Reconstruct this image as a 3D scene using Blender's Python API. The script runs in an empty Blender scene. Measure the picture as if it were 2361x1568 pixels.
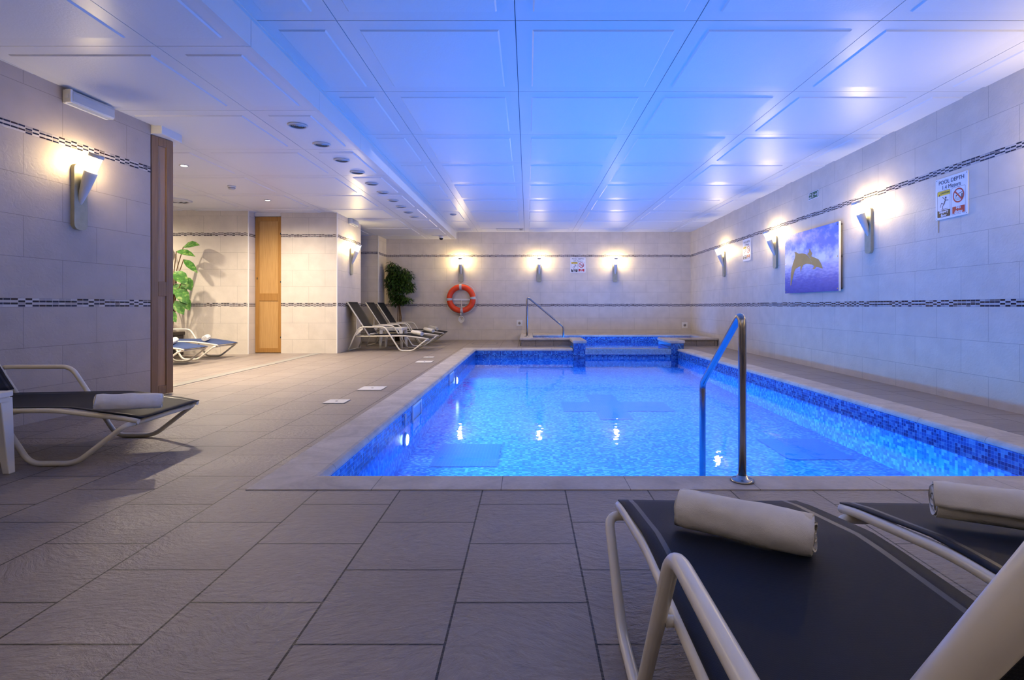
import bpy, bmesh, math, random
from math import pi, sin, cos, radians, hypot, atan2, sqrt
from mathutils import Vector, Matrix
from mathutils.geometry import tessellate_polygon
from mathutils import noise as mnoise

random.seed(7)
SC = bpy.context.scene
COL = SC.collection

# ------------------------------------------------------------------ camera
F, CX, CY, CAMZ = 1235.0, 1217.0, 706.0, 0.88
cd = bpy.data.cameras.new('camera')
cd.sensor_fit = 'HORIZONTAL'
cd.sensor_width = 36.0
cd.lens = 36.0 * F / 2361.0
cd.shift_x = -(CX - 1180.5) / 2361.0
cd.shift_y = -(784.0 - CY) / 2361.0
cd.clip_start = 0.02
cam = bpy.data.objects.new('camera', cd)
cam.location = (0, 0, CAMZ)
cam.rotation_euler = (pi / 2, 0, 0)
COL.objects.link(cam)
SC.camera = cam

# ------------------------------------------------------------------ node helper
class NT:
    def __init__(self, name):
        self.m = bpy.data.materials.new(name)
        self.m.use_nodes = True
        self.t = self.m.node_tree
        self.t.nodes.clear()
        self.out = self.t.nodes.new('ShaderNodeOutputMaterial')
    def n(self, typ, ins=None, **props):
        nd = self.t.nodes.new('ShaderNode' + typ)
        for k, v in props.items():
            setattr(nd, k, v)
        for k, v in (ins or {}).items():
            self.set(nd.inputs[k], v)
        return nd
    def set(self, sock, v):
        if hasattr(v, 'is_linked') or isinstance(v, bpy.types.NodeSocket):
            self.t.links.new(v, sock)
        elif isinstance(v, bpy.types.Node):
            self.t.links.new(v.outputs[0], sock)
        else:
            if isinstance(v, tuple) and len(v) == 3 and sock.type == 'RGBA':
                v = (*v, 1.0)
            sock.default_value = v
    def math(self, op, a, b=0.0, c=0.0, clamp=False):
        nd = self.t.nodes.new('ShaderNodeMath')
        nd.operation = op
        nd.use_clamp = clamp
        for i, v in enumerate((a, b, c)):
            self.set(nd.inputs[i], v)
        return nd.outputs[0]
    def mix(self, f, a, b, blend='MIX'):
        nd = self.t.nodes.new('ShaderNodeMix')
        nd.data_type = 'RGBA'
        nd.blend_type = blend
        self.set(nd.inputs[0], f)
        self.set(nd.inputs[6], a)
        self.set(nd.inputs[7], b)
        return nd.outputs[2]
    def ramp(self, fac, stops, interp='LINEAR'):
        nd = self.t.nodes.new('ShaderNodeValToRGB')
        cr = nd.color_ramp
        cr.interpolation = interp
        while len(cr.elements) < len(stops):
            cr.elements.new(0.5)
        for e, (p, c) in zip(cr.elements, stops):
            e.position = p
            e.color = (*c, 1.0) if len(c) == 3 else c
        self.set(nd.inputs[0], fac)
        return nd.outputs[0]
    def xyz(self, vec=None):
        if vec is None:
            vec = self.n('NewGeometry').outputs['Position']
        s = self.n('SeparateXYZ', {0: vec})
        return s.outputs[0], s.outputs[1], s.outputs[2]
    def comb(self, x, y, z=0.0):
        return self.n('CombineXYZ', {0: x, 1: y, 2: z}).outputs[0]
    def bump(self, h, strength=0.3, dist=0.01):
        return self.n('Bump', {'Strength': strength, 'Distance': dist, 'Height': h}).outputs[0]
    def bsdf(self, **ins):
        p = self.n('BsdfPrincipled')
        for k, v in ins.items():
            self.set(p.inputs[k.replace('_', ' ')], v)
        self.t.links.new(p.outputs[0], self.out.inputs[0])
        return p

def simple(name, col, rough=0.5, metal=0.0, noise=0.0, nscale=20.0, bump=0.0, bscale=200.0, bdist=0.002, spec=0.5, emit=None):
    N = NT(name)
    c = (*col, 1.0)
    tc = N.n('TexCoord').outputs['Object']
    if noise > 0:
        nz = N.n('TexNoise', {'Vector': tc, 'Scale': nscale, 'Detail': 3.0}).outputs[0]
        lo = tuple(max(0, x * (1 - noise)) for x in col)
        hi = tuple(min(1, x * (1 + noise)) for x in col)
        c = N.ramp(nz, [(0.3, lo), (0.7, hi)])
    p = N.bsdf(Base_Color=c, Roughness=rough, Metallic=metal, Specular_IOR_Level=spec)
    if bump > 0:
        nz = N.n('TexNoise', {'Vector': tc, 'Scale': bscale, 'Detail': 4.0}).outputs[0]
        N.set(p.inputs['Normal'], N.bump(nz, bump, bdist))
    if emit:
        N.set(p.inputs['Emission Color'], (*emit[0], 1.0))
        N.set(p.inputs['Emission Strength'], emit[1])
    return N.m

# ---- wall tiles: 0.61 x 0.3065 running bond with two glass mosaic bands
B1, B1H, B2, B2H, TH = 0.874, 0.065, 2.165, 0.058, 0.3065
def wall_mat(name, dx, dy, phase=0.0, tint=(0.69, 0.625, 0.55)):
    N = NT(name)
    x, y, z = N.xyz()
    s = N.math('ADD', N.math('ADD', N.math('MULTIPLY', x, dx), N.math('MULTIPLY', y, dy)), phase)
    c1 = N.math('MINIMUM', N.math('MAXIMUM', N.math('SUBTRACT', z, B1), 0.0), B1H)
    c2 = N.math('MINIMUM', N.math('MAXIMUM', N.math('SUBTRACT', z, B2), 0.0), B2H)
    zz = N.math('SUBTRACT', N.math('SUBTRACT', N.math('SUBTRACT', z, c1), c2), B1 - TH * 10)
    br = N.n('TexBrick', {'Vector': N.comb(s, zz), 'Color1': tuple(c * 1.0 for c in tint), 'Color2': tuple(c * 0.955 for c in tint),
                          'Mortar': tuple(c * 0.60 for c in tint), 'Scale': 1.0, 'Mortar Size': 0.0022, 'Mortar Smooth': 0.2, 'Bias': 0.0,
                          'Brick Width': TH * 2, 'Row Height': TH}, offset=0.5)
    pos = N.comb(s, z)
    big = N.n('TexNoise', {'Vector': pos, 'Scale': 5.0, 'Detail': 2.0}).outputs[0]
    base = N.mix(0.5, br.outputs[0], N.ramp(big, [(0.3, (0.8, 0.8, 0.8)), (0.7, (1.0, 1.0, 1.0))]), 'MULTIPLY')
    # band masks
    m1 = N.math('MULTIPLY', N.math('GREATER_THAN', z, B1), N.math('LESS_THAN', z, B1 + B1H))
    m2 = N.math('MULTIPLY', N.math('GREATER_THAN', z, B2), N.math('LESS_THAN', z, B2 + B2H))
    band = N.math('ADD', m1, m2)
    rowf = N.math('ADD', N.math('MULTIPLY', m1, N.math('MULTIPLY', N.math('SUBTRACT', z, B1), 4.0 / B1H)),
                  N.math('MULTIPLY', m2, N.math('MULTIPLY', N.math('SUBTRACT', z, B2), 4.0 / B2H)))
    row = N.math('FLOOR', rowf)
    colf = N.math('DIVIDE', s, 0.052)
    col = N.math('FLOOR', colf)
    par = N.math('GREATER_THAN', N.n('TexWhiteNoise', {'W': N.math('ADD', col, N.math('MULTIPLY', m2, 517.0))}, noise_dimensions='1D').outputs[0], 0.5)
    dark = N.math('MODULO', N.math('ADD', row, par), 2.0)
    rnd = N.n('TexWhiteNoise', {'Vector': N.comb(col, row, 3.0)}).outputs[0]
    dcol = N.ramp(rnd, [(0.0, (0.012, 0.012, 0.022)), (0.45, (0.035, 0.018, 0.018)), (0.7, (0.02, 0.02, 0.045)), (1.0, (0.09, 0.06, 0.045))], 'CONSTANT')
    lcol = N.ramp(rnd, [(0.0, (0.50, 0.46, 0.45)), (0.4, (0.36, 0.33, 0.33)), (0.7, (0.58, 0.54, 0.52)), (0.94, (0.2, 0.17, 0.16))], 'CONSTANT')
    piece = N.mix(dark, lcol, dcol)
    fr = N.math('FRACT', rowf); fc = N.math('FRACT', colf)
    g = N.math('MAXIMUM', N.math('LESS_THAN', fr, 0.14), N.math('LESS_THAN', fc, 0.055))
    piece = N.mix(g, piece, (0.55, 0.5, 0.48, 1))
    colr = N.mix(band, base, piece)
    h1 = N.n('TexNoise', {'Vector': pos, 'Scale': 22.0, 'Detail': 2.5, 'Distortion': 1.2}).outputs[0]
    hh = N.math('MULTIPLY', N.math('SUBTRACT', h1, N.math('MULTIPLY', br.outputs[1], 1.2)), N.math('SUBTRACT', 1.0, band))
    rough = N.math('SUBTRACT', 0.55, N.math('MULTIPLY', band, 0.38))
    p = N.bsdf(Base_Color=colr, Roughness=rough, Specular_IOR_Level=0.4)
    N.set(p.inputs['Normal'], N.bump(hh, 0.35, 0.006))
    return N.m

def floor_mat():
    N = NT('slate_floor_tile')
    x, y, z = N.xyz()
    v = N.comb(N.math('ADD', y, 0.183), N.math('ADD', x, 0.216))
    br = N.n('TexBrick', {'Vector': v, 'Color1': (0.310, 0.266, 0.242), 'Color2': (0.278, 0.240, 0.220), 'Mortar': (0.03, 0.022, 0.018),
                          'Scale': 1.0, 'Mortar Size': 0.0034, 'Mortar Smooth': 0.1, 'Bias': 0.0, 'Brick Width': 0.394, 'Row Height': 0.394}, offset=0.5)
    P = N.n('NewGeometry').outputs['Position']
    wob = N.n('TexNoise', {'Vector': P, 'Scale': 1.6, 'Detail': 1.0}).outputs['Color']
    vec = N.n('VectorMath', {0: wob, 1: (0.4, 0.4, 0.4), 2: P}, operation='MULTIPLY_ADD').outputs[0]
    mp = N.n('Mapping', {'Vector': vec, 'Scale': (1.0, 2.0, 1.0), 'Rotation': (0, 0, 0.35)}).outputs[0]
    n1 = N.n('TexNoise', {'Vector': mp, 'Scale': 24.0, 'Detail': 4.5, 'Roughness': 0.66, 'Distortion': 0.25}).outputs[0]
    big = N.n('TexNoise', {'Vector': P, 'Scale': 1.3, 'Detail': 3.0}).outputs[0]
    col = N.mix(0.55, br.outputs[0], N.ramp(n1, [(0.3, (0.66, 0.64, 0.64)), (0.72, (1.14, 1.12, 1.08))]), 'MULTIPLY')
    col = N.mix(0.5, col, N.ramp(big, [(0.3, (0.82, 0.82, 0.84)), (0.7, (1.05, 1.03, 1.0))]), 'MULTIPLY')
    rough = N.math('ADD', 0.34, N.math('MULTIPLY', n1, 0.22))
    p = N.bsdf(Base_Color=col, Roughness=rough, Specular_IOR_Level=0.45)
    h = N.math('SUBTRACT', n1, N.math('MULTIPLY', br.outputs[1], 1.0))
    N.set(p.inputs['Normal'], N.bump(h, 0.7, 0.012))
    return N.m

def coping_mat(name, axis):
    N = NT(name)
    x, y, z = N.xyz()
    P = N.n('NewGeometry').outputs['Position']
    a = x if axis == 0 else y
    n1 = N.n('TexNoise', {'Vector': P, 'Scale': 3.5, 'Detail': 6.0, 'Roughness': 0.65, 'Distortion': 0.8}).outputs[0]
    n2 = N.n('TexNoise', {'Vector': P, 'Scale': 45.0, 'Detail': 4.0}).outputs[0]
    col = N.ramp(n1, [(0.25, (0.33, 0.29, 0.265)), (0.5, (0.47, 0.42, 0.38)), (0.75, (0.60, 0.54, 0.49))])
    col = N.mix(0.5, col, N.ramp(n2, [(0.3, (0.85, 0.85, 0.85)), (0.7, (1.05, 1.05, 1.05))]), 'MULTIPLY')
    fr = N.math('FRACT', N.math('DIVIDE', N.math('ADD', a, 0.13), 0.62))
    j = N.math('LESS_THAN', fr, 0.006)
    col = N.mix(j, col, (0.16, 0.14, 0.13, 1))
    p = N.bsdf(Base_Color=col, Roughness=0.62)
    N.set(p.inputs['Normal'], N.bump(N.math('SUBTRACT', N.math('ADD', n2, n1), j), 0.25, 0.008))
    return N.m

def mosaic_mat(name, axes, tile=0.025, waterline=None, regular=False):
    """axes: indices of the two world axes lying in the surface"""
    N = NT(name)
    c = N.xyz()
    a, b = c[axes[0]], c[axes[1]]
    fa, fb = N.math('DIVIDE', N.math('ADD', a, 50.0), tile), N.math('DIVIDE', N.math('ADD', b, 50.0), tile)
    ia, ib = N.math('FLOOR', fa), N.math('FLOOR', fb)
    rnd = N.n('TexWhiteNoise', {'Vector': N.comb(ia, ib, 1.0)}).outputs[0]
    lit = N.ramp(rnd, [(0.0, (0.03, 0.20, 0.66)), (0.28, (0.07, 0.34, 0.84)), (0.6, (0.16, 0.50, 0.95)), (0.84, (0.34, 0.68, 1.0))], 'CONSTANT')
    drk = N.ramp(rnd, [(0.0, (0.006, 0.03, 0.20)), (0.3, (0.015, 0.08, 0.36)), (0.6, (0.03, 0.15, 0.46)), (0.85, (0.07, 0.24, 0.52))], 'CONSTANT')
    if regular:
        col = N.mix(0.0, (0.03, 0.20, 0.62, 1), (0, 0, 0, 1))
    elif waterline is None:
        col = lit
    else:
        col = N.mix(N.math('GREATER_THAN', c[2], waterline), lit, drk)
    g = N.math('MAXIMUM', N.math('LESS_THAN', N.math('FRACT', fa), 0.1), N.math('LESS_THAN', N.math('FRACT', fb), 0.1))
    col = N.mix(N.math('MULTIPLY', g, 0.55), col, (0.16, 0.42, 0.80, 1))
    p = N.bsdf(Base_Color=col, Roughness=0.22, Specular_IOR_Level=0.5)
    N.set(p.inputs['Normal'], N.bump(N.math('MULTIPLY', g, -1.0), 0.3, 0.002))
    return N.m

def water_mat():
    N = NT('pool_water')
    P = N.n('NewGeometry').outputs['Position']
    n1 = N.n('TexNoise', {'Vector': P, 'Scale': 2.2, 'Detail': 2.0}).outputs[0]
    n2 = N.n('TexNoise', {'Vector': P, 'Scale': 11.0, 'Detail': 2.0, 'Distortion': 0.5}).outputs[0]
    h = N.math('ADD', N.math('MULTIPLY', n1, 0.8), N.math('MULTIPLY', n2, 0.2))
    nb = N.bump(h, 0.35, 0.012)
    fr = N.n('Fresnel', {'IOR': 1.33, 'Normal': nb}).outputs[0]
    tr = N.n('BsdfTransparent', {'Color': (0.80, 0.93, 1.0, 1)}).outputs[0]
    gl = N.n('BsdfGlossy', {'Color': (0.9, 0.95, 1.0, 1), 'Roughness': 0.02, 'Normal': nb}).outputs[0]
    mx = N.n('MixShader', {0: fr, 1: tr, 2: gl})
    N.t.links.new(mx.outputs[0], N.out.inputs[0])
    return N.m

def clear_mat(name, alpha=0.35, col=(0.8, 0.84, 0.9)):
    N = NT(name)
    tr = N.n('BsdfTransparent', {'Color': (0.95, 0.97, 1.0, 1)}).outputs[0]
    p = N.n('BsdfPrincipled', {'Base Color': (*col, 1), 'Roughness': 0.15})
    mx = N.n('MixShader', {0: alpha, 1: tr, 2: p.outputs[0]})
    N.t.links.new(mx.outputs[0], N.out.inputs[0])
    return N.m

def ceiling_mat(name, rough, bstr, tone):
    N = NT(name)
    P = N.n('NewGeometry').outputs['Position']
    n1 = N.n('TexNoise', {'Vector': P, 'Scale': 75.0, 'Detail': 1.0}).outputs[0]
    n2 = N.n('TexNoise', {'Vector': P, 'Scale': 9.0, 'Detail': 0.0}).outputs[0]
    p = N.bsdf(Base_Color=(tone, tone, tone * 1.01, 1), Roughness=rough, Specular_IOR_Level=0.5)
    N.set(p.inputs['Normal'], N.bump(N.math('ADD', n1, n2), bstr, 0.004))
    return N.m

def wood_mat(name, c1, c2):
    N = NT(name)
    P = N.n('TexCoord').outputs['Object']
    mp = N.n('Mapping', {'Vector': P, 'Scale': (40.0, 40.0, 1.6)}).outputs[0]
    nz = N.n('TexNoise', {'Vector': mp, 'Scale': 2.0, 'Detail': 5.0, 'Distortion': 0.6}).outputs[0]
    col = N.ramp(nz, [(0.3, c1), (0.7, c2)])
    N.bsdf(Base_Color=col, Roughness=0.42)
    return N.m

def sling_mat(name='navy_sling_fabric', c1=(0.004, 0.006, 0.013), c2=(0.010, 0.013, 0.026)):
    N = NT(name)
    P = N.n('TexCoord').outputs['Object']
    mp = N.n('Mapping', {'Vector': P, 'Scale': (1, 1, 1)}).outputs[0]
    wv = N.n('TexWave', {'Vector': mp, 'Scale': 130.0, 'Distortion': 0.3}, bands_direction='X').outputs['Fac']
    wv2 = N.n('TexWave', {'Vector': mp, 'Scale': 130.0, 'Distortion': 0.3}, bands_direction='Y').outputs['Fac']
    w = N.math('MULTIPLY', wv, wv2)
    col = N.ramp(w, [(0.0, c1), (1.0, c2)])
    p = N.bsdf(Base_Color=col, Roughness=0.6, Specular_IOR_Level=0.18)
    N.set(p.inputs['Normal'], N.bump(w, 0.25, 0.001))
    return N.m

def towel_mat():
    N = NT('white_terry')
    P = N.n('TexCoord').outputs['Object']
    n1 = N.n('TexNoise', {'Vector': P, 'Scale': 800.0, 'Detail': 2.0}).outputs[0]
    n2 = N.n('TexNoise', {'Vector': P, 'Scale': 16.0, 'Detail': 3.0}).outputs[0]
    p = N.bsdf(Base_Color=N.ramp(n2, [(0.3, (0.70, 0.67, 0.64)), (0.7, (0.80, 0.77, 0.74))]), Roughness=0.95, Specular_IOR_Level=0.1)
    N.set(p.inputs['Sheen Weight'], 0.3)
    N.set(p.inputs['Normal'], N.bump(N.math('ADD', N.math('MULTIPLY', n1, 0.5), N.math('MULTIPLY', n2, 2.5)), 0.45, 0.006))
    return N.m

def leaf_mat(name, c1, c2, c3):
    N = NT(name)
    P = N.n('TexCoord').outputs['Object']
    nz = N.n('TexNoise', {'Vector': P, 'Scale': 18.0, 'Detail': 3.0}).outputs[0]
    p = N.bsdf(Base_Color=N.ramp(nz, [(0.35, c1), (0.55, c2), (0.72, c3)]), Roughness=0.4)
    return N.m

def picture_mat(w, h):
    N = NT('seascape_print')
    tc = N.n('TexCoord').outputs['Object']
    x, y, z = N.xyz(tc)
    t = N.math('DIVIDE', N.math('ADD', z, h / 2), h)
    n1 = N.n('TexNoise', {'Vector': N.n('Mapping', {'Vector': tc, 'Scale': (1.0, 1.0, 1.5)}).outputs[0], 'Scale': 4.2, 'Detail': 7.0, 'Roughness': 0.6}).outputs[0]
    right = N.math('DIVIDE', N.math('ADD', x, w / 2), w)
    cl = N.math('ADD', n1, N.math('MULTIPLY', N.math('SUBTRACT', 0.62, t), 0.35))
    cl = N.math('SUBTRACT', cl, N.math('MULTIPLY', N.math('MULTIPLY', right, t), 0.14))
    sky = N.ramp(cl, [(0.32, (0.10, 0.22, 0.72)), (0.43, (0.40, 0.49, 0.87)), (0.56, (0.86, 0.87, 0.96))])
    wv = N.n('TexNoise', {'Vector': N.n('Mapping', {'Vector': tc, 'Scale': (2.2, 1.0, 9.0)}).outputs[0], 'Scale': 5.0, 'Detail': 6.0}).outputs[0]
    dp = N.math('ADD', N.math('MULTIPLY', t, 1.7), N.math('MULTIPLY', N.math('SUBTRACT', wv, 0.5), 0.7))
    sea = N.ramp(dp, [(0.0, (0.03, 0.06, 0.36)), (0.35, (0.06, 0.11, 0.52)), (0.75, (0.36, 0.46, 0.85)), (0.9, (0.55, 0.62, 0.92))])
    m = N.n('MapRange', {0: t, 1: 0.42, 2: 0.50}).outputs[0]
    N.bsdf(Base_Color=N.mix(m, sea, sky), Roughness=0.25)
    return N.m

M = {}
M['wall_x'] = wall_mat('tile_wall_facing_camera', 1, 0, -0.328 + TH)       # joints run along x
RA = radians(1.404)
M['wall_r'] = wall_mat('tile_wall_right_side', 0.0245, 1.0, 0.12)
M['wall_l'] = wall_mat('tile_wall_left_side', 0.0871, 0.9962, 0.05, (0.47, 0.41, 0.375))  # same tile, tint darkened to carry the dimmer light on this wall
M['wall_y'] = wall_mat('tile_wall_along_room', 0, 1, 0.2)
M['wall_a'] = wall_mat('tile_wall_alcove', 1, 0, 0.1, (0.68, 0.625, 0.555))
M['floor'] = floor_mat()
M['cop_x'] = coping_mat('coping_stone_across', 0)
M['cop_y'] = coping_mat('coping_stone_along', 1)
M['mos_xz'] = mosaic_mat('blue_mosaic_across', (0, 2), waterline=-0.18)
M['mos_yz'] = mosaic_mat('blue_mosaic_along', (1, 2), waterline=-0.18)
M['mos_xy'] = mosaic_mat('blue_mosaic_bottom', (0, 1))
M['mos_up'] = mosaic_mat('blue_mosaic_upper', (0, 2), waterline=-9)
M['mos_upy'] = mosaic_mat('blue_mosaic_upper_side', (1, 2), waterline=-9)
M['mos_upw'] = M['mos_xz']
M['drain'] = mosaic_mat('blue_drain_grid', (0, 1), tile=0.03, regular=True)
M['water'] = water_mat()
M['ceil'] = ceiling_mat('ceiling_border', 0.36, 0.10, 0.735)
M['ceil2'] = ceiling_mat('ceiling_panel', 0.46, 0.25, 0.76)
M['plaster'] = simple('white_plaster', (0.74, 0.73, 0.72), 0.55)
M['joint'] = simple('dark_ceiling_joint', (0.26, 0.26, 0.30), 0.8)
M['white_metal'] = simple('white_powder_coat', (0.72, 0.68, 0.60), 0.28, noise=0.06, nscale=9)
M['white_plastic'] = simple('white_plastic', (0.78, 0.77, 0.75), 0.38)
M['steel'] = simple('brushed_steel', (0.40, 0.385, 0.375), 0.24, 1.0)
M['dark_steel'] = simple('dull_steel', (0.34, 0.32, 0.30), 0.3, 1.0)
M['sling'] = sling_mat()
M['sling_blue'] = sling_mat('blue_sling_fabric', (0.03, 0.055, 0.16), (0.06, 0.10, 0.24))
M['hem'] = simple('navy_hem_tape', (0.010, 0.013, 0.024), 0.38, spec=0.35)
M['towel'] = towel_mat()
M['plate'] = simple('grey_green_sconce_plate', (0.42, 0.395, 0.28), 0.42, noise=0.08)
M['torch'] = simple('pale_grey_sconce_torch', (0.64, 0.63, 0.62), 0.38)
M['glow'] = simple('lit_frosted_glass', (1.0, 0.9, 0.7), 0.4, emit=((1.0, 0.74, 0.32), 285.0))
M['glow_dim'] = simple('dim_lit_frosted_glass', (1.0, 0.9, 0.7), 0.4, emit=((1.0, 0.74, 0.34), 130.0))
M['pearl'] = simple('lit_downlight_lens', (1, 1, 1), 0.4, emit=((1.0, 0.86, 0.66), 40.0))
M['poolglow'] = simple('lit_pool_lens', (1, 1, 1), 0.4, emit=((0.55, 0.80, 1.0), 30.0))
M['oak'] = wood_mat('oak_panel', (0.44, 0.25, 0.085), (0.56, 0.34, 0.13))
M['oak_dark'] = wood_mat('oak_frame', (0.32, 0.155, 0.035), (0.42, 0.22, 0.06))
M['walnut'] = wood_mat('brown_panel', (0.34, 0.20, 0.115), (0.42, 0.26, 0.15))
M['walnut_dark'] = wood_mat('brown_frame', (0.22, 0.125, 0.065), (0.29, 0.17, 0.09))
M['black'] = simple('black_iron', (0.015, 0.014, 0.013), 0.5)
M['ink'] = simple('navy_ink', (0.02, 0.022, 0.06), 0.5)
M['orange'] = simple('orange_buoy_shell', (0.80, 0.060, 0.012), 0.42)
M['silver'] = simple('silver_tape', (0.50, 0.50, 0.54), 0.35)
M['rope'] = simple('white_rope', (0.76, 0.72, 0.66), 0.8)
M['board'] = simple('white_sign_board', (0.80, 0.81, 0.86), 0.35)
M['yellow'] = simple('yellow_sign_print', (0.80, 0.56, 0.04), 0.4)
M['red'] = simple('red_sign_print', (0.48, 0.012, 0.025), 0.4)
M['green'] = simple('green_sign_print', (0.012, 0.11, 0.05), 0.4)
M['dolphin'] = simple('dolphin_print_tan', (0.36, 0.235, 0.085), 0.35, noise=0.22, nscale=4)
M['rim'] = simple('clear_acrylic_edge', (0.80, 0.80, 0.78), 0.2)
M['ficus'] = leaf_mat('ficus_leaf', (0.010, 0.028, 0.006), (0.03, 0.075, 0.012), (0.10, 0.20, 0.025))
M['bigleaf'] = leaf_mat('variegated_leaf', (0.035, 0.13, 0.02), (0.07, 0.24, 0.035), (0.34, 0.48, 0.14))
M['bark'] = simple('brown_bark', (0.14, 0.075, 0.03), 0.8, noise=0.3, nscale=30)
M['pot'] = simple('dark_brown_pot', (0.03, 0.02, 0.015), 0.6)
M['grate'] = simple('grey_drain_grate', (0.34, 0.33, 0.30), 0.5)
M['lid'] = simple('cream_lid', (0.70, 0.68, 0.64), 0.5)
M['vent_dark'] = simple('shadowed_vent', (0.17, 0.17, 0.18), 0.6)
M['vent'] = simple('grey_white_vent', (0.55, 0.55, 0.56), 0.4)
M['clear'] = clear_mat('clear_diffuser', 0.55)
M['skim'] = simple('skimmer_white', (0.70, 0.74, 0.80), 0.3)
M['skim_flap'] = simple('skimmer_flap_blue', (0.22, 0.42, 0.66), 0.3)
M['weir'] = simple('wet_grey_stone', (0.72, 0.74, 0.78), 0.3, noise=0.25, nscale=40, bump=0.3, bscale=60)
M['camera_glass'] = simple('dark_dome_glass', (0.02, 0.02, 0.03), 0.08)
M['rust'] = simple('rust_streak', (0.42, 0.29, 0.16), 0.6)

# ------------------------------------------------------------------ mesh builder
class MB:
    def __init__(self):
        self.v = []; self.f = []; self.mi = []; self.sm = []
    def add(self, vs, fs, mi=0, smooth=False):
        b = len(self.v)
        self.v += [tuple(v) for v in vs]
        for f in fs:
            self.f.append(tuple(b + i for i in f)); self.mi.append(mi); self.sm.append(smooth)
        return self
    def box(self, lo, hi, mi=0):
        x0, y0, z0 = lo; x1, y1, z1 = hi
        vs = [(x0, y0, z0), (x1, y0, z0), (x1, y1, z0), (x0, y1, z0), (x0, y0, z1), (x1, y0, z1), (x1, y1, z1), (x0, y1, z1)]
        fs = [(0, 3, 2, 1), (4, 5, 6, 7), (0, 1, 5, 4), (1, 2, 6, 5), (2, 3, 7, 6), (3, 0, 4, 7)]
        return self.add(vs, fs, mi)
    def prism(self, poly, z0, z1, mi=0, axis='z', smooth=False):
        """poly: ccw list of 2D points; axis z: (x,y)->extrude z; axis y: (x,z) extruded along y from z0 to z1"""
        n = len(poly)
        if axis == 'z':
            vs = [(p[0], p[1], z0) for p in poly] + [(p[0], p[1], z1) for p in poly]
        elif axis == 'y':
            vs = [(p[0], z0, p[1]) for p in poly] + [(p[0], z1, p[1]) for p in poly]
        else:
            vs = [(z0, p[0], p[1]) for p in poly] + [(z1, p[0], p[1]) for p in poly]
        tri = tessellate_polygon([[Vector((p[0], p[1], 0)) for p in poly]])
        fs = [tuple(t) for t in tri] + [tuple(i + n for i in reversed(t)) for t in tri]
        self.add(vs, fs, mi)
        b = len(self.v) - 2 * n
        for i in range(n):
            j = (i + 1) % n
            self.f.append((b + i, b + j, b + n + j, b + n + i)); self.mi.append(mi); self.sm.append(smooth)
        return self
    def tube(self, pts, r, seg=12, mi=0, caps=True, closed=False):
        pts = [Vector(p) for p in pts]
        n = len(pts)
        tang = []
        for i in range(n):
            if closed:
                t = pts[(i + 1) % n] - pts[i - 1]
            else:
                t = pts[min(i + 1, n - 1)] - pts[max(i - 1, 0)]
            tang.append(t.normalized())
        up = Vector((0, 0, 1)) if abs(tang[0].z) < 0.9 else Vector((0, 1, 0))
        nrm = (up - tang[0] * up.dot(tang[0])).normalized()
        vs = []
        for i in range(n):
            nrm = (nrm - tang[i] * nrm.dot(tang[i])).normalized()
            bi = tang[i].cross(nrm)
            rr = r[i] if isinstance(r, (list, tuple)) else r
            for k in range(seg):
                a = 2 * pi * k / seg
                vs.append(pts[i] + (nrm * cos(a) + bi * sin(a)) * rr)
        fs = []
        m = n if closed else n - 1
        for i in range(m):
            for k in range(seg):
                k2 = (k + 1) % seg
                i2 = (i + 1) % n
                fs.append((i * seg + k, i * seg + k2, i2 * seg + k2, i2 * seg + k))
        self.add(vs, fs, mi, True)
        if caps and not closed:
            b = len(self.v) - n * seg
            self.f.append(tuple(b + k for k in reversed(range(seg)))); self.mi.append(mi); self.sm.append(False)
            self.f.append(tuple(b + (n - 1) * seg + k for k in range(seg))); self.mi.append(mi); self.sm.append(False)
        return self
    def lathe(self, prof, seg=24, mi=0, mat=None, caps=True, smooth=True):
        """prof: (r,z) list about z; mat: optional Matrix"""
        vs = []
        for r, z in prof:
            for k in range(seg):
                a = 2 * pi * k / seg
                v = Vector((r * cos(a), r * sin(a), z))
                vs.append(mat @ v if mat else v)
        fs = []
        for i in range(len(prof) - 1):
            for k in range(seg):
                k2 = (k + 1) % seg
                fs.append((i * seg + k, i * seg + k2, (i + 1) * seg + k2, (i + 1) * seg + k))
        self.add(vs, fs, mi, smooth)
        if caps:
            b = len(self.v) - len(prof) * seg
            self.f.append(tuple(b + k for k in reversed(range(seg)))); self.mi.append(mi); self.sm.append(False)
            e = b + (len(prof) - 1) * seg
            self.f.append(tuple(e + k for k in range(seg))); self.mi.append(mi); self.sm.append(False)
        return self
    def mesh(self, name, mats):
        me = bpy.data.meshes.new(name)
        me.from_pydata(self.v, [], self.f)
        for m in (mats if isinstance(mats, (list, tuple)) else [mats]):
            me.materials.append(m)
        me.polygons.foreach_set('material_index', self.mi)
        me.polygons.foreach_set('use_smooth', self.sm)
        me.update()
        return me
    def obj(self, name, mats, parent=None, bevel=0.0, bseg=2):
        o = bpy.data.objects.new(name, self.mesh(name, mats))
        COL.objects.link(o)
        if parent is not None:
            o.parent = parent
        if bevel > 0:
            md = o.modifiers.new('bevel', 'BEVEL')
            md.width = bevel; md.segments = bseg; md.limit_method = 'ANGLE'
            md.angle_limit = radians(40)
        return o

def tag(o, label=None, cat=None, group=None, kind=None):
    if label: o['label'] = label
    if cat: o['category'] = cat
    if group: o['group'] = group
    if kind or label: o['kind'] = kind or 'thing'
    return o

def empty(name, loc=(0, 0, 0), rz=0.0, label=None, cat=None, group=None, kind=None):
    o = bpy.data.objects.new(name, None)
    o.empty_display_size = 0.1
    o.location = loc
    o.rotation_euler = (0, 0, rz)
    COL.objects.link(o)
    return tag(o, label, cat, group, kind)

def copy_tree(o, parent=None):
    c = o.copy()
    COL.objects.link(c)
    c.parent = parent
    for ch in list(o.children):
        copy_tree(ch, c)
    return c

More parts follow.
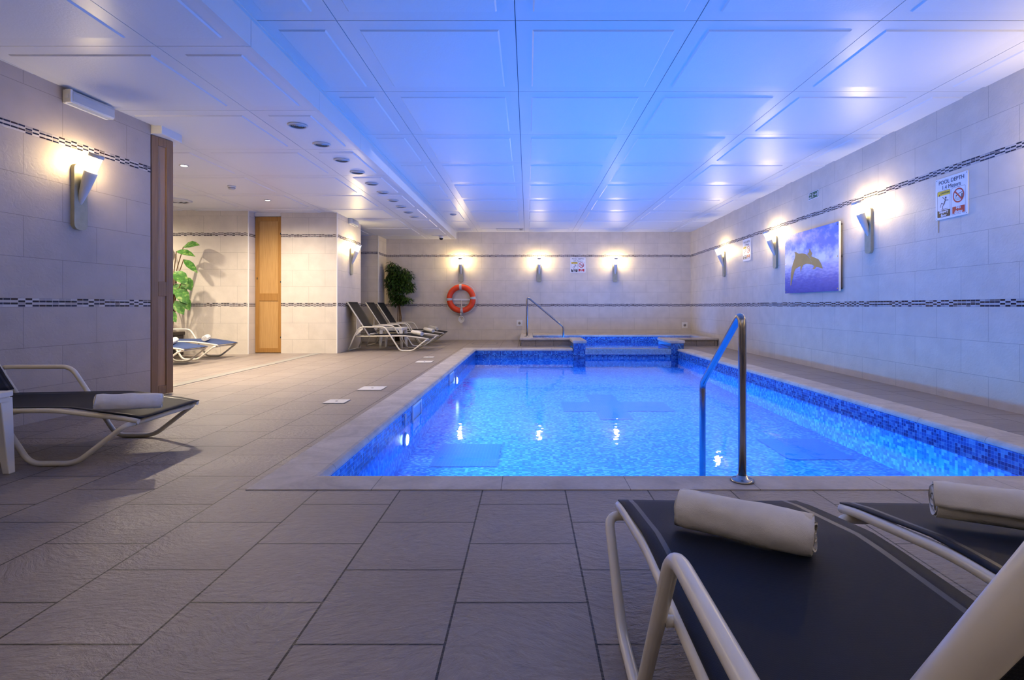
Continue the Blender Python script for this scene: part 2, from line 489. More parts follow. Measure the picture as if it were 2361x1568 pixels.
def fillet(pts, rads, n=6):
    """round the inner corners of a 3-D polyline"""
    P = [Vector(p) for p in pts]
    out = [P[0]]
    for i in range(1, len(P) - 1):
        r = rads if isinstance(rads, (int, float)) else rads[i - 1]
        a, b, c = P[i - 1], P[i], P[i + 1]
        d1, d2 = (a - b), (c - b)
        t = min(r, d1.length * 0.48, d2.length * 0.48)
        p1, p2 = b + d1.normalized() * t, b + d2.normalized() * t
        for k in range(n + 1):
            s = k / n
            out.append(p1 * (1 - s) ** 2 + b * 2 * s * (1 - s) + p2 * s * s)
    out.append(P[-1])
    return out

def rrect(w, h, r, n=5, cx=0, cy=0):
    pts = []
    for (sx, sy, a0) in ((1, 1, 0), (-1, 1, 90), (-1, -1, 180), (1, -1, 270)):
        for k in range(n + 1):
            a = radians(a0 + 90 * k / n)
            pts.append((cx + sx * (w / 2 - r) + r * cos(a), cy + sy * (h / 2 - r) + r * sin(a)))
    return pts

def text_obj(body, size, name, mat, parent, x, z, y, align='CENTER', bold=0.0, sx=1.0, fit=None):
    cu = bpy.data.curves.new(name, 'FONT')
    cu.body = body; cu.size = size; cu.align_x = align; cu.align_y = 'CENTER'
    cu.extrude = 0.0004
    cu.offset = bold
    cu.resolution_u = 3
    o = bpy.data.objects.new(name + '_curve', cu)
    COL.objects.link(o)
    bpy.context.view_layer.update()
    dg = bpy.context.evaluated_depsgraph_get()
    me = bpy.data.meshes.new_from_object(o.evaluated_get(dg))
    bpy.data.objects.remove(o)
    bpy.data.curves.remove(cu)
    me.materials.clear(); me.materials.append(mat)
    if fit:
        xs_ = [v.co.x for v in me.vertices]
        k = fit / (max(xs_) - min(xs_))
        me.transform(Matrix.Diagonal((k, k, 1, 1)))
    mt = Matrix.Translation((x, y, z)) @ Matrix.Rotation(pi / 2, 4, 'X') @ Matrix.Diagonal((sx, 1, 1, 1))
    me.transform(mt)
    me.name = name
    t = bpy.data.objects.new(name, me)
    COL.objects.link(t)
    t.parent = parent
    return t

# ------------------------------------------------------------------ dimensions
YB = 14.0                      # back wall
ZC, ZL = 2.82, 2.63            # ceiling over the pool / lower ceiling over the deck
SOF = -1.87                    # soffit step
def xr(y): return 4.02 + (y - 4.34) * 0.0245            # right wall
LX0, LY0 = -3.635, 5.16
def xl(y): return LX0 - 0.0874 * (LY0 - y)              # left front wall
YE = -2.4                      # wall behind the camera
PX0, PX1, PY0, PY1 = -1.07, 3.07, 2.78, 11.0            # pool
WZ = -0.18

def wall(name, poly, z0, z1, mat):
    o = MB().prism(poly, z0, z1).obj(name, mat)
    return tag(o, kind='structure')

# ------------------------------------------------------------------ setting
# floor with a hole for the pools
fl = MB()
def slab(x0, y0, x1, y1): fl.box((x0, y0, -0.95), (x1, y1, 0.0))
ox0, ox1, oy0, oy1 = -1.345, 3.345, 2.56, 11.26
slab(-8.2, YE, 4.6, oy0)
slab(-8.2, oy0, ox0, YB + 0.2)
slab(ox1, oy0, 4.6, 11.8)
slab(3.235, 10.96, ox1, 11.8)
slab(ox0, oy1, 0.92, 11.8)
slab(ox0, 11.8, -0.17, YB + 0.2)
tag(fl.obj('floor', M['floor']), kind='structure')

wall('wall_back', [(-3.70, YB), (4.6, YB), (4.6, YB + 0.15), (-3.70, YB + 0.15)], 0, 2.95, M['wall_x'])
wall('wall_right', [(xr(YE), YE), (xr(YE) + 0.15, YE), (xr(YB) + 0.15, YB), (xr(YB), YB)], 0, 2.95, M['wall_r'])
wall('wall_left', [(xl(YE) - 0.2, YE), (xl(YE), YE), (LX0, LY0), (LX0 - 0.2, LY0)], 0, ZL + 0.02, M['wall_l'])
wall('wall_behind_camera', [(xl(YE) - 0.2, YE - 0.15), (4.4, YE - 0.15), (4.4, YE), (xl(YE) - 0.2, YE)], 0, 2.95, M['wall_x'])
# alcove behind the front wall
wall('wall_alcove_near', [(-8.1, 5.0), (LX0 - 0.2, 5.0), (LX0 - 0.2, 5.16), (-8.1, 5.16)], 0, ZL + 0.02, M['wall_a'])
wall('wall_alcove_left', [(-8.1, 5.1), (-7.9, 5.1), (-7.9, 9.8), (-8.1, 9.8)], 0, ZL + 0.02, M['wall_y'])
wall('wall_alcove_back', [(-8.1, 9.79), (-5.11, 9.79), (-5.11, 10.2), (-8.1, 10.2)], 0, ZL + 0.02, M['wall_a'])
wall('wall_pillar', [(-4.595, 10.0), (-3.555, 10.0), (-3.555, 11.4), (-4.595, 11.4)], 0, ZL + 0.02, M['wall_y'])
wall('wall_pillar_front', [(-4.60, 9.985), (-3.556, 9.985), (-3.556, 10.02), (-4.60, 10.02)], 0, ZL + 0.02, M['wall_a'])
wall('wall_recess', [(-5.2, 13.25), (-3.70, 13.25), (-3.70, 13.4), (-5.2, 13.4)], 0, ZL + 0.02, M['wall_x'])
wall('wall_recess_return', [(-3.85, 13.27), (-3.699, 13.27), (-3.699, YB + 0.1), (-3.85, YB + 0.1)], 0, ZL + 0.02, M['wall_y'])
wall('wall_recess_left', [(-5.3, 11.3), (-5.1, 11.3), (-5.1, 13.4), (-5.3, 13.4)], 0, ZL + 0.02, M['wall_y'])
# pale corner strips
def trim(i, x0, y0, x1, y1, z0=0, z1=ZL):
    tag(MB().box((x0, y0, z0), (x1, y1, z1)).obj('trim_%d' % i, M['plaster'], bevel=0.004), kind='structure')
trim(1, -5.118, 9.778, -5.098, 9.80)
trim(2, -3.568, 9.976, -3.548, 10.0)
trim(3, -3.71, 13.238, -3.69, 13.26)
# lintels
trim(4, -3.72, 5.165, -3.53, 5.47, 2.545, ZL)
trim(5, -5.11, 10.0, -4.60, 10.12, 2.56, ZL)

# ---- ceilings
def ceiling_grid(name, xs, ys, z, zb):
    """panels with an inset raised field and a flat border, dark joints between"""
    mb = MB()
    g, ins = 0.0028, 0.115
    for i in range(len(xs) - 1):
        for j in range(len(ys) - 1):
            x0, x1, y0, y1 = xs[i] + g, xs[i + 1] - g, ys[j] + g, ys[j + 1] - g
            if x1 - x0 < 0.32:
                rings = [(0, 0)]
            else:
                rings = [(0, 0), (ins, 0), (ins + 0.010, 0.009)]
            pv, pf = [], []
            for d, dz in rings:
                pv += [(x0 + d, y0 + d, z - dz), (x0 + d, y1 - d, z - dz), (x1 - d, y1 - d, z - dz), (x1 - d, y0 + d, z - dz)]
            for r in range(len(rings) - 1):
                for k in range(4):
                    k2 = (k + 1) % 4
                    pf.append((r * 4 + k, r * 4 + k2, (r + 1) * 4 + k2, (r + 1) * 4 + k))
            e = (len(rings) - 1) * 4
            pf.append((e, e + 1, e + 2, e + 3))
            # joint sides
            b = len(pv)
            pv += [(x0, y0, z + 0.02), (x0, y1, z + 0.02), (x1, y1, z + 0.02), (x1, y0, z + 0.02)]
            for k in range(4):
                pf.append((b + k, b + (k + 1) % 4, (k + 1) % 4, k))
            mb.add(pv, pf, 0)
            mb.mi[-5] = 2
    mb.box((xs[0], ys[0], z + 0.02), (xs[-1], ys[-1], zb), 1)
    return tag(mb.obj(name, [M['ceil'], M['joint'], M['ceil2']]), kind='structure')
ys = [3.64 + 1.205 * k for k in range(-5, 9)] + [YB]
ceiling_grid('ceiling', [SOF, -1.30, -0.085, 1.15, 2.395, 3.63, 4.6], ys, ZC, 2.95)
ysl = [3.605 + 1.185 * k for k in range(-5, 9)] + [YB]
ceiling_grid('ceiling_low', [-8.1, -7.42, -6.19, -4.96, -3.73, -2.50, SOF], ysl, ZL, 2.70)
# soffit face between the two ceilings, in jointed lengths
sf = MB()
for k in range(len(ysl) - 1):
    sf.box((SOF - 0.03, ysl[k] + 0.002, ZL - 0.004), (SOF + 0.006, ysl[k + 1] - 0.002, ZC - 0.008))
sf.box((SOF - 0.02, YE, ZL), (SOF, YB, 2.95), 1)
sf.box((SOF, YE, ZC - 0.010), (SOF + 0.03, YB, ZC - 0.001), 0)
tag(sf.obj('ceiling_step', [M['plaster'], M['joint']]), kind='structure')

# ---- doors
def door_leaf(i, loc, rz, w, h, pm, fm, hinges=True, z0=0.01):
    t = empty('door_%d' % i, loc, rz, kind='structure')
    fr = MB()
    fw = 0.075
    fr.box((0, -0.03, z0), (fw, 0.03, h)); fr.box((w - fw, -0.03, z0), (w, 0.03, h))
    for za, zb in ((z0, z0 + 0.085), (0.98, 1.12), (h - 0.085, h)):
        fr.box((fw, -0.03, za), (w - fw, 0.03, zb))
    fr.obj('door_frame', fm, t, bevel=0.004)
    MB().box((fw - 0.005, -0.018, z0 + 0.05), (w - fw + 0.005, 0.018, h - 0.05)).obj('door_panel', pm, t)
    if hinges:
        for z in (0.28, 1.32, 2.22):
            MB().box((w - 0.03, -0.042, z), (w + 0.012, -0.03, z + 0.03)).box((w - 0.012, -0.042, z - 0.06), (w + 0.012, -0.03, z + 0.09)).obj('hinge', M['black'], t, bevel=0.002)
        MB().box((0.03, -0.034, 1.38), (0.045, -0.03, 1.42)).obj('keyhole', M['black'], t)
    return t
door_leaf(1, (-3.668, 5.185, 0), atan2(0.225, 0.062), 0.235, 2.54, M['walnut'], M['walnut_dark'], False)
door_leaf(2, (-5.105, 10.06, 0), 0, 0.50, 2.555, M['oak'], M['oak_dark'])

# ------------------------------------------------------------------ pools
pool = empty('swimming_pool', (1.0, 6.9, 0), 0, 'large blue mosaic swimming pool with pale stone edge and glowing water', 'pool')
def pchild(o): o.matrix_parent_inverse = Matrix.Translation((-1.0, -6.9, 0)); return o
def pz(y): return -0.52 + (y - PY0) / (PY1 - PY0) * 0.15
# side walls (thin boxes behind the visible face)
pchild(MB().box((PX0 - 0.1, PY0, -0.8), (PX0, PY1, -0.04)).obj('pool_wall', M['mos_yz'], pool))
pchild(MB().box((PX1, PY0, -0.8), (PX1 + 0.1, PY1 - 0.035, -0.04)).obj('pool_wall', M['mos_yz'], pool))
pchild(MB().box((PX0 - 0.1, PY0 - 0.1, -0.8), (PX1 + 0.1, PY0, -0.04)).obj('pool_wall', M['mos_xz'], pool))
pchild(MB().box((PX0 - 0.1, PY1, -0.8), (0.935, PY1 + 0.1, -0.04)).obj('pool_wall', M['mos_xz'], pool))
pf = MB().add([(PX0, PY0, pz(PY0)), (PX1, PY0, pz(PY0)), (PX1, PY1 - 0.006, pz(PY1)), (PX0, PY1 - 0.006, pz(PY1))], [(0, 1, 2, 3)])
pchild(pf.obj('pool_floor', M['mos_xy'], pool))
def drain(poly):
    mb = MB()
    vs = [(x, y, pz(y) + 0.004) for x, y in poly]
    tri = tessellate_polygon([[Vector((x, y, 0)) for x, y in poly]])
    mb.add(vs, [tuple(t) for t in tri])
    pchild(mb.obj('drain_grid', M['drain'], pool))
drain([(-0.84, 4.55), (-0.26, 4.55), (-0.26, 5.25), (-0.84, 5.25)])
drain([(2.32, 4.75), (2.92, 4.75), (2.92, 5.45), (2.32, 5.45)])
drain([(0.85, 6.3), (1.25, 6.3), (1.25, 6.75), (1.85, 6.75), (1.85, 7.35), (1.25, 7.35), (1.25, 7.9), (0.85, 7.9), (0.85, 7.35), (0.45, 7.35), (0.45, 6.75), (0.85, 6.75)])
# water
pchild(MB().add([(PX0, PY0, WZ), (PX1, PY0, WZ), (PX1, PY1 - 0.006, WZ), (PX0, PY1 - 0.006, WZ)], [(0, 1, 2, 3)]).obj('water', M['water'], pool))
# coping runs with rounded lip; p0->p1 with pool on the left of travel or right given by inward normal
PROF = [(0.278, 0.0), (0.278, 0.004), (0.03, 0.006), (0.012, 0.002), (0.001, -0.008), (-0.006, -0.022), (-0.004, -0.036), (0.004, -0.042), (0.05, -0.044)]
def coping(a, b, m0, m1, inward, mat, w=0.278, name='coping', parent=pool, z=0.0, fix=pchild, h=1.0):
    """a,b: pool edge line ends; m0/m1: mitre factor (+1 outward longer, 0 square)"""
    a, b, n = Vector(a), Vector(b), Vector(inward)
    d = (b - a).normalized()
    vs, fs = [], []
    k = len(PROF)
    for (p, sgn, m) in ((a, -1, m0), (b, 1, m1)):
        for off, zz in PROF:
            off = off * (w / 0.278) if off > 0.1 else off
            q = p - n * off + d * sgn * m * off
            vs.append((q.x, q.y, z + zz * h))
    for i in range(k - 1):
        fs.append((i, i + 1, k + i + 1, k + i))
    fs.append(tuple(range(k))); fs.append(tuple(range(2 * k - 1, k - 1, -1)))
    o = MB().add(vs, fs, 0, False).obj(name, mat, parent)
    return fix(o)
coping((PX0, PY0), (PX1, PY0), 1.264, 1.264, (0, 1), M['cop_x'], w=0.22)
coping((PX0, PY0), (PX0, PY1), 0.8, 1, (1, 0), M['cop_y'])
coping((PX1, PY0), (PX1, PY1 - 0.035), 0.8, 0, (-1, 0), M['cop_y'])
coping((PX0, PY1), (0.925, PY1), 1, 0, (0, -1), M['cop_x'])
# skimmers and lights in the left side wall
for y0, y1 in ((4.95, 5.35), (7.28, 7.68)):
    s = MB()
    zt, zb, t = -0.045, -0.205, 0.022
    s.box((PX0 - 0.02, y0, zb), (PX0 + 0.012, y0 + t, zt)).box((PX0 - 0.02, y1 - t, zb), (PX0 + 0.012, y1, zt))
    s.box((PX0 - 0.02, y0 + t, zt - t), (PX0 + 0.012, y1 - t, zt)).box((PX0 - 0.02, y0 + t, zb), (PX0 + 0.012, y1 - t, zb + t))
    so = pchild(s.obj('skimmer', M['skim'], pool))
    MB().box((PX0 - 0.005, y0 + t, zb + t), (PX0 + 0.004, y1 - t, zt - t)).obj('skimmer_flap', M['skim_flap'], so)
    # grandchild keeps its place through its parent
for y0, z0 in ((4.67, -0.285), (7.96, -0.225)):
    ml = Matrix.Translation((PX0, y0, z0)) @ Matrix.Rotation(pi / 2, 4, 'Y')
    lo = pchild(MB().lathe([(0.062, 0), (0.062, 0.012), (0.05, 0.018)], 24, 0, ml).obj('pool_light', M['skim'], pool))
    MB().lathe([(0.046, 0.016), (0.046, 0.022), (0.03, 0.028)], 24, 0, ml).obj('lens', M['poolglow'], lo)
pchild(MB().tube([(PX0 + 0.012, 4.63, -0.05), (PX0 + 0.012, 4.63, -0.15)], 0.008, 8).obj('level_gauge', M['skim'], pool))

# raised plunge pool at the back
pl = empty('plunge_pool', (2.0, 12.6, 0), 0, 'raised small pool against the back wall spilling over into the swimming pool', 'pool')
def lchild(o): o.matrix_parent_inverse = Matrix.Translation((-2.0, -12.6, 0)); return o
RZ = 0.175
XRW = xr(11.78) - 0.004
IX0, IX1, IY0, IY1 = 0.12, 3.98, 12.1, 13.15
LB, LT = RZ - 0.05, RZ
def lbox(lo, hi, name, mat, bev=0.0): return lchild(MB().box(lo, hi).obj(name, mat, pl, bevel=bev))
# tiled faces
lbox((-0.15, 11.82, 0), (0.94, 12.06, LB), 'side_wall', M['floor'])
lbox((-0.15, 12.06, 0), (0.10, YB - 0.002, LB), 'side_wall', M['floor'])
lbox((3.2, 11.82, 0), (XRW - 0.02, 12.06, LB), 'side_wall', M['floor'])
# coping slabs on top
lbox((-0.18, 11.78, LB), (1.0, IY0, LT), 'coping', M['cop_x'], 0.015)
lbox((-0.18, IY0, LB), (IX0, YB - 0.002, LT), 'coping', M['cop_y'], 0.015)
lbox((IX0, IY1, LB), (IX1, YB - 0.002, LT), 'coping', M['cop_x'], 0.015)
lbox((IX1, IY0, LB), (XRW, YB - 0.002, LT), 'coping', M['cop_y'], 0.015)
lbox((3.15, 11.78, LB), (XRW, IY0, LT), 'coping', M['cop_x'], 0.015)
# pillars either side of the spillway
for x0, x1 in ((0.94, 1.185), (2.94, 3.2)):
    lbox((x0, PY1 - 0.004, -0.8), (x1, 12.06, LB - 0.01), 'pillar', M['mos_up'])
    lbox((x0 - 0.02, PY1 - 0.03, LB - 0.012), (x1 + 0.025, IY0, LT + 0.004), 'pillar_cap', M['cop_x'], 0.02)
# basin
lbox((IX0, IY1 - 0.002, -0.5), (IX1, IY1 + 0.1, LB), 'basin_wall', M['mos_up'])
lbox((IX0 - 0.05, IY0 - 0.05, -0.5), (IX0, IY1, LB), 'basin_wall', M['mos_upy'])
lbox((IX1, IY0 - 0.05, -0.5), (IX1 + 0.05, IY1, LB), 'basin_wall', M['mos_upy'])
lbox((IX0, PY1 + 0.2, -0.5), (IX1, IY1, -0.30), 'basin_floor', M['mos_xy'])
lbox((1.183, PY1 + 0.02, -0.8), (2.942, PY1 + 0.22, -0.105), 'weir_wall', M['mos_upw'])
lbox((1.185, PY1 - 0.015, -0.11), (2.94, PY1 + 0.25, -0.002), 'weir_lip', M['weir'], 0.006)
lchild(MB().add([(1.185, PY1 - 0.02, 0.006), (2.94, PY1 - 0.02, 0.006), (2.94, IY0, 0.010), (1.185, IY0, 0.010),
                 (IX0, IY0, 0.010), (IX1, IY0, 0.010), (IX1, IY1, 0.010), (IX0, IY1, 0.010),
                 (1.185, PY1 - 0.022, -0.10), (2.94, PY1 - 0.022, -0.10)],
                [(0, 1, 2, 3), (4, 3, 2, 5, 6, 7), (8, 9, 1, 0)]).obj('water', M['water'], pl))

# ---- floor fittings
def lid(x, y, s, label):
    t = empty('skimmer_lid', (x, y, 0.0), 0, label, 'access lid', 'cream lids set in the deck')
    MB().prism(rrect(s, s, 0.012), 0.0005, 0.006).obj('cover', M['lid'], t)
    MB().lathe([(0.012, 0.006), (0.012, 0.008)], 12).obj('lifting_hole', M['vent_dark'], t)
    fr = MB()
    h = s / 2 + 0.008
    for a in range(4):
        m = Matrix.Rotation(a * pi / 2, 3, 'Z')
        vs = [m @ Vector(v) for v in ((-h, -h, 0.003), (h, -h, 0.003), (h - 0.008, -h + 0.008, 0.003), (-h + 0.008, -h + 0.008, 0.003))]
        fr.add(vs, [(0, 1, 2, 3)])
    fr.obj('rim', M['vent_dark'], t)
lid(-1.66, 5.72, 0.25, 'larger cream square lid beside the near skimmer in the deck')
lid(-1.76, 4.93, 0.19, 'small cream square lid nearest the camera on the deck')
lid(-1.63, 8.45, 0.25, 'larger cream square lid beside the far skimmer in the deck')
lid(-1.70, 9.2, 0.17, 'small cream square lid farthest along the pool edge')
gr = MB()
for k in range(150):
    gr.box((-3.98, 5.55 + k * 0.03, 0.001), (-3.86, 5.572 + k * 0.03, 0.005))
gr.box((-3.99, 5.54, 0.0), (-3.98, 10.0, 0.006)).box((-3.86, 5.54, 0.0), (-3.85, 10.0, 0.006))
tag(gr.obj('floor_drain', M['grate']), 'long narrow grey drain grate across the bright alcove floor', 'drain')
hf = MB()
for (a, b, c, d) in ((-1.3, 12.35, -0.72, 12.37), (-1.3, 12.9, -0.72, 12.92), (-1.3, 12.37, -1.28, 12.9), (-0.74, 12.37, -0.72, 12.9)):
    hf.box((a, b, 0.0), (c, d, 0.004))
hf.box((-1.28, 12.37, 0.0), (-0.74, 12.9, 0.002), 1)
tag(hf.obj('floor_hatch', [M['vent_dark'], M['floor']]), 'square tiled hatch in the floor below the lifebuoy', 'hatch')

# ------------------------------------------------------------------ handrails
def rail(pts, rad, r, name, label, mat, bases, seg=16):
    t = empty(name, pts[0], 0, label, 'handrail')
    o0 = Vector(pts[0])
    P = [Vector(p) - o0 for p in pts]
    MB().tube(fillet(P, rad, 8), r, seg).obj('rail_tube', mat, t)
    for b in bases:
        b = Vector(b) - o0
        MB().lathe([(r * 2.9, 0.0), (r * 2.9, 0.006), (r * 2.5, 0.012), (r * 1.5, 0.016), (r * 1.25, 0.03)], 24, 0, Matrix.Translation(b)).obj('base_flange', mat, t)
    return t
rail([(1.073, 2.68, 0.006), (1.073, 2.68, 0.855), (1.122, 3.44, 0.385), (1.122, 3.44, -0.47)], (0.085, 0.04), 0.0195,
     'handrail', 'curved steel grab rail standing at the near edge of the big pool', M['steel'], [(1.073, 2.68, 0.006)])
rail([(-0.02, 12.5, RZ), (-0.02, 12.5, 1.10), (0.83, 12.5, 0.40), (0.83, 12.5, -0.28)], (0.10, 0.05), 0.021,
     'handrail', 'thin steel handrail sloping down into the raised back pool', M['steel'], [(-0.02, 12.5, RZ)], 12)

# ------------------------------------------------------------------ loungers
AY, RYY = 0.325, 0.285
def seat_profile(x):
    P = [(-0.23, 0.29), (0.70, 0.30), (0.80, 0.297), (1.10, 0.252), (1.165, 0.238), (1.20, 0.232)]
    for (a, za), (b, zb) in zip(P, P[1:]):
        if x <= b: return za + (zb - za) * (x - a) / (b - a)
    return P[-1][1]
def make_lounger(fabric):
    t = empty('sun_lounger')
    R = 0.0145
    fr = MB()
    for s in (-1, 1):
        fr.tube(fillet([(-0.24, s * RYY, 0.29), (0.72, s * RYY, 0.30), (1.10, s * RYY, 0.252), (1.18, s * RYY, 0.236)], 0.08, 5), R, 12)
    fr.tube([(1.14, -AY + 0.06, 0.218), (1.14, AY - 0.06, 0.218)], R * 0.98, 12)
    fr.tube([(-0.20, -RYY, 0.29), (-0.20, RYY, 0.29)], R * 0.9, 10)
    fr.tube(fillet([(0.36, -RYY, 0.285), (0.36, -RYY + 0.05, 0.255), (0.36, RYY - 0.05, 0.255), (0.36, RYY, 0.285)], 0.03, 4), R * 0.8, 10)
    fr.obj('seat_frame', M['white_metal'], t)
    for s in (-1, 1):
        path = fillet([(-0.385, s * AY, R), (-0.265, s * AY, 0.295), (-0.165, s * AY, 0.475), (0.33, s * AY, 0.475), (0.625, s * AY, R), (0.87, s * AY, R), (1.135, s * AY, 0.222), (1.14, s * (AY - 0.08), 0.218)],
                      (0.05, 0.10, 0.06, 0.06, 0.06, 0.05), 6)
        MB().tube(path, R, 12).tube([(0.445, s * (AY - 0.012), 0.295), (0.445, s * (RYY), 0.295)], 0.011, 8).obj('arm_and_leg', M['white_metal'], t)
        # toothed rack under the arm
        rk = []
        for k in range(5):
            rk += [(-0.23 + k * 0.028, 0.315 + k * 0.026), (-0.205 + k * 0.028, 0.318 + k * 0.026)]
        rk = [(-0.255, 0.30)] + rk + [(-0.10, 0.462), (-0.15, 0.462), (-0.235, 0.345)]
        MB().prism(rk, s * AY - 0.006, s * AY + 0.006, 0, 'y').obj('rack', M['white_metal'], t)
    MB().tube(fillet([(-0.38, -AY, R), (-0.405, -AY + 0.05, R), (-0.405, AY - 0.05, R), (-0.38, AY, R)], 0.04, 4), R, 12).obj('rear_foot_bar', M['white_metal'], t)
    # backrest
    ang = radians(57.5)
    bl = 0.77
    bd = Vector((-cos(ang), 0, sin(ang)))
    p0 = Vector((0.0, 0, 0.31))
    bk = MB()
    pts = [p0 + Vector((0, -RYY, 0)), p0 + bd * bl + Vector((0, -RYY, 0))]
    for s in (-1, 1):
        bk.tube([p0 + Vector((0.02, s * RYY, -0.02)), p0 + bd * bl + Vector((0, s * RYY, 0))], R, 12)
    bk.tube([p0 + bd * 0.02 + Vector((0, -RYY, 0)), p0 + bd * 0.02 + Vector((0, RYY, 0))], R * 0.8, 10)
    bk.tube([p0 + bd * (bl - 0.02) + Vector((0, -RYY, -0.004)), p0 + bd * (bl - 0.02) + Vector((0, RYY, -0.004))], R * 0.8, 10)
    bk.obj('backrest_frame', M['white_metal'], t)
    MB().tube(fillet([p0 + bd * 0.42 + Vector((-0.01, -0.26, -0.01)), (-0.24, -0.26, 0.33), (-0.24, 0.26, 0.33), p0 + bd * 0.42 + Vector((-0.01, 0.26, -0.01))], 0.03, 4), 0.009, 8).obj('backrest_strut', M['white_metal'], t)
    # slings, hem tape on the long sides
    def sling(name, fn, u0, u1, nu):
        mb = MB()
        W = 0.287
        vy = [-W, -W + 0.030, -W + 0.032, -W + 0.046, -0.14, 0, 0.14, W - 0.046, W - 0.032, W - 0.030, W]
        vs, fs, ms = [], [], []
        for i in range(nu + 1):
            u = u0 + (u1 - u0) * i / nu
            for y in vy:
                sag = 0.016 * (1 - (y / W) ** 2) * min(1.0, max(0.15, (u1 - u) / 0.3))
                vs.append(fn(u, y, sag))
        m = len(vy)
        for i in range(nu):
            for j in range(m - 1):
                fs.append((i * m + j, (i + 1) * m + j, (i + 1) * m + j + 1, i * m + j + 1))
                ms.append(1 if j in (2, 7) else 0)
        mb.add(vs, fs, 0, True)
        mb.mi = ms
        o = mb.obj(name, [fabric, M['hem']], t)
        md = o.modifiers.new('thick', 'SOLIDIFY'); md.thickness = 0.004; md.offset = 0.0
        return o
    sling('seat_sling', lambda u, y, s: (u, y, seat_profile(u) + 0.0165 - s), 0.0, 1.19, 30)
    nb = Vector((sin(ang), 0, cos(ang)))
    sling('backrest_sling', lambda u, y, s: tuple(p0 + bd * u + nb * (0.0165 - s) + Vector((0, y, 0))), 0.02, bl - 0.005, 14)
    return t
LG = 'white framed navy sling loungers'
proto = make_lounger(M['sling'])
protob = None
def place_lounger(o, toe, ydir, rz, label, group):
    """toe: world point under the toe end centre"""
    d = Vector((cos(rz), sin(rz), 0))
    p = Vector((toe[0], toe[1], 0)) - d * 1.18
    o.location = p; o.rotation_euler = (0, 0, rz)
    return tag(o, label, 'sun lounger', group)
L1 = place_lounger(proto, (0.580, 1.725), 1, radians(89.0), 'sun lounger nearest the camera, facing the pool beside the steel grab rail', 'loungers facing the pool in front')
L2 = place_lounger(copy_tree(proto), (1.285, 1.70), 1, radians(89.0), 'sun lounger facing the pool at the bottom right corner', 'loungers facing the pool in front')
L3 = place_lounger(copy_tree(proto), (-2.19, 3.285), 1, radians(2.0), 'sun lounger with rolled towel beside the left wall torch lamp', 'loungers by the left wall')
L4 = place_lounger(copy_tree(proto), (-2.165, 1.885), 1, radians(2.0), 'sun lounger mostly cut off at the left edge, only its toe end showing', 'loungers by the left wall')
L5 = place_lounger(copy_tree(proto), (-1.93, 10.74), 1, 0.0, 'first lounger of the back row, nearest the tiled pillar', 'loungers in the back row')
L6 = place_lounger(copy_tree(proto), (-1.96, 12.02), 1, 0.0, 'middle lounger of the back row, behind the white table', 'loungers in the back row')
L7 = place_lounger(copy_tree(proto), (-2.00, 13.02), 1, 0.0, 'last lounger of the back row, in front of the leafy tree', 'loungers in the back row')
blue = make_lounger(M['sling_blue'])
L8 = place_lounger(blue, (-5.06, 9.04), 1, 0.0, 'blue sling lounger nearest the alcove back wall and plant', 'blue loungers in the alcove')
L9 = place_lounger(copy_tree(blue), (-5.05, 8.15), 1, 0.0, 'blue sling lounger in the alcove, half hidden by the brown door', 'blue loungers in the alcove')

# ------------------------------------------------------------------ towels
def towel_mesh(length, rad, seed):
    rnd = random.Random(seed)
    turns, n = 3.6, 100
    th = 0.0085
    def rr(k):
        s = k / n
        return 0.010 + (rad - 0.010) * s
    inner, outer = [], []
    ph = rnd.uniform(0, 6)
    for k in range(n + 1):
        a = 2 * pi * turns * k / n + ph
        r = rr(k)
        w = 1 + 0.03 * sin(3 * a + seed)
        outer.append((r * w * cos(a), r * w * sin(a) * 0.93))
        inner.append(((r - th) * w * cos(a), (r - th) * w * sin(a) * 0.93))
    sec = outer + inner[::-1]
    m = len(sec)
    nl = 36
    vs, fs = [], []
    for i in range(nl + 1):
        t = i / nl
        x = (t - 0.5) * length
        e = 1.0 - 0.10 * max(0, abs(2 * t - 1) - 0.80) / 0.2
        lump = 1 + 0.025 * sin(5.1 * t * 2 + seed) + 0.012 * sin(17 * t + seed * 2)
        for j, (a, b) in enumerate(sec):
            jit = 0.004 * sin(j * 0.35 + seed) if i in (0, nl) else 0
            nz = mnoise.noise(Vector((x * 9 + seed * 7.3, a * 26, b * 26))) * 0.10 + mnoise.noise(Vector((x * 34 + seed, a * 60, b * 60))) * 0.035
            k2 = e * (lump + nz * (hypot(a, b) / rad) ** 2)
            bb = b * k2
            if bb < -rad * 0.72: bb = -rad * 0.72 + (bb + rad * 0.72) * 0.35
            vs.append((x + jit, a * k2 * 1.04, bb))
    for i in range(nl):
        for j in range(m):
            j2 = (j + 1) % m
            fs.append((i * m + j, i * m + j2, (i + 1) * m + j2, (i + 1) * m + j))
    for i in (0, nl):
        for k in range(n):
            q = (i * m + k, i * m + k + 1, i * m + m - 2 - k, i * m + m - 1 - k)
            fs.append(q if i == 0 else q[::-1])
    # filled core so the roll is not hollow
    mb = MB().add(vs, fs, 0, True)
    mb.tube([(-length / 2 + 0.004, 0, 0), (length / 2 - 0.004, 0, 0)], rad * 0.80, 20)
    return mb
def towel(x, y, z, rz, label, seed, length=0.36, rad=0.05, group='rolled white towels on the loungers', tilt=0.0):
    o = towel_mesh(length, rad, seed).obj('rolled_towel', M['towel'])
    o.location = (x, y, z)
    o.rotation_euler = (0, tilt, rz)
    return tag(o, label, 'towel', group)
towel(0.532, 1.325, 0.3525, atan2(-0.18, 0.26), 'rolled white towel on the lounger nearest the camera', 1, 0.315, 0.057)
towel(1.27, 1.385, 0.352, atan2(-0.16, 0.30), 'rolled white towel at the right edge on the front lounger', 2, 0.36, 0.059)
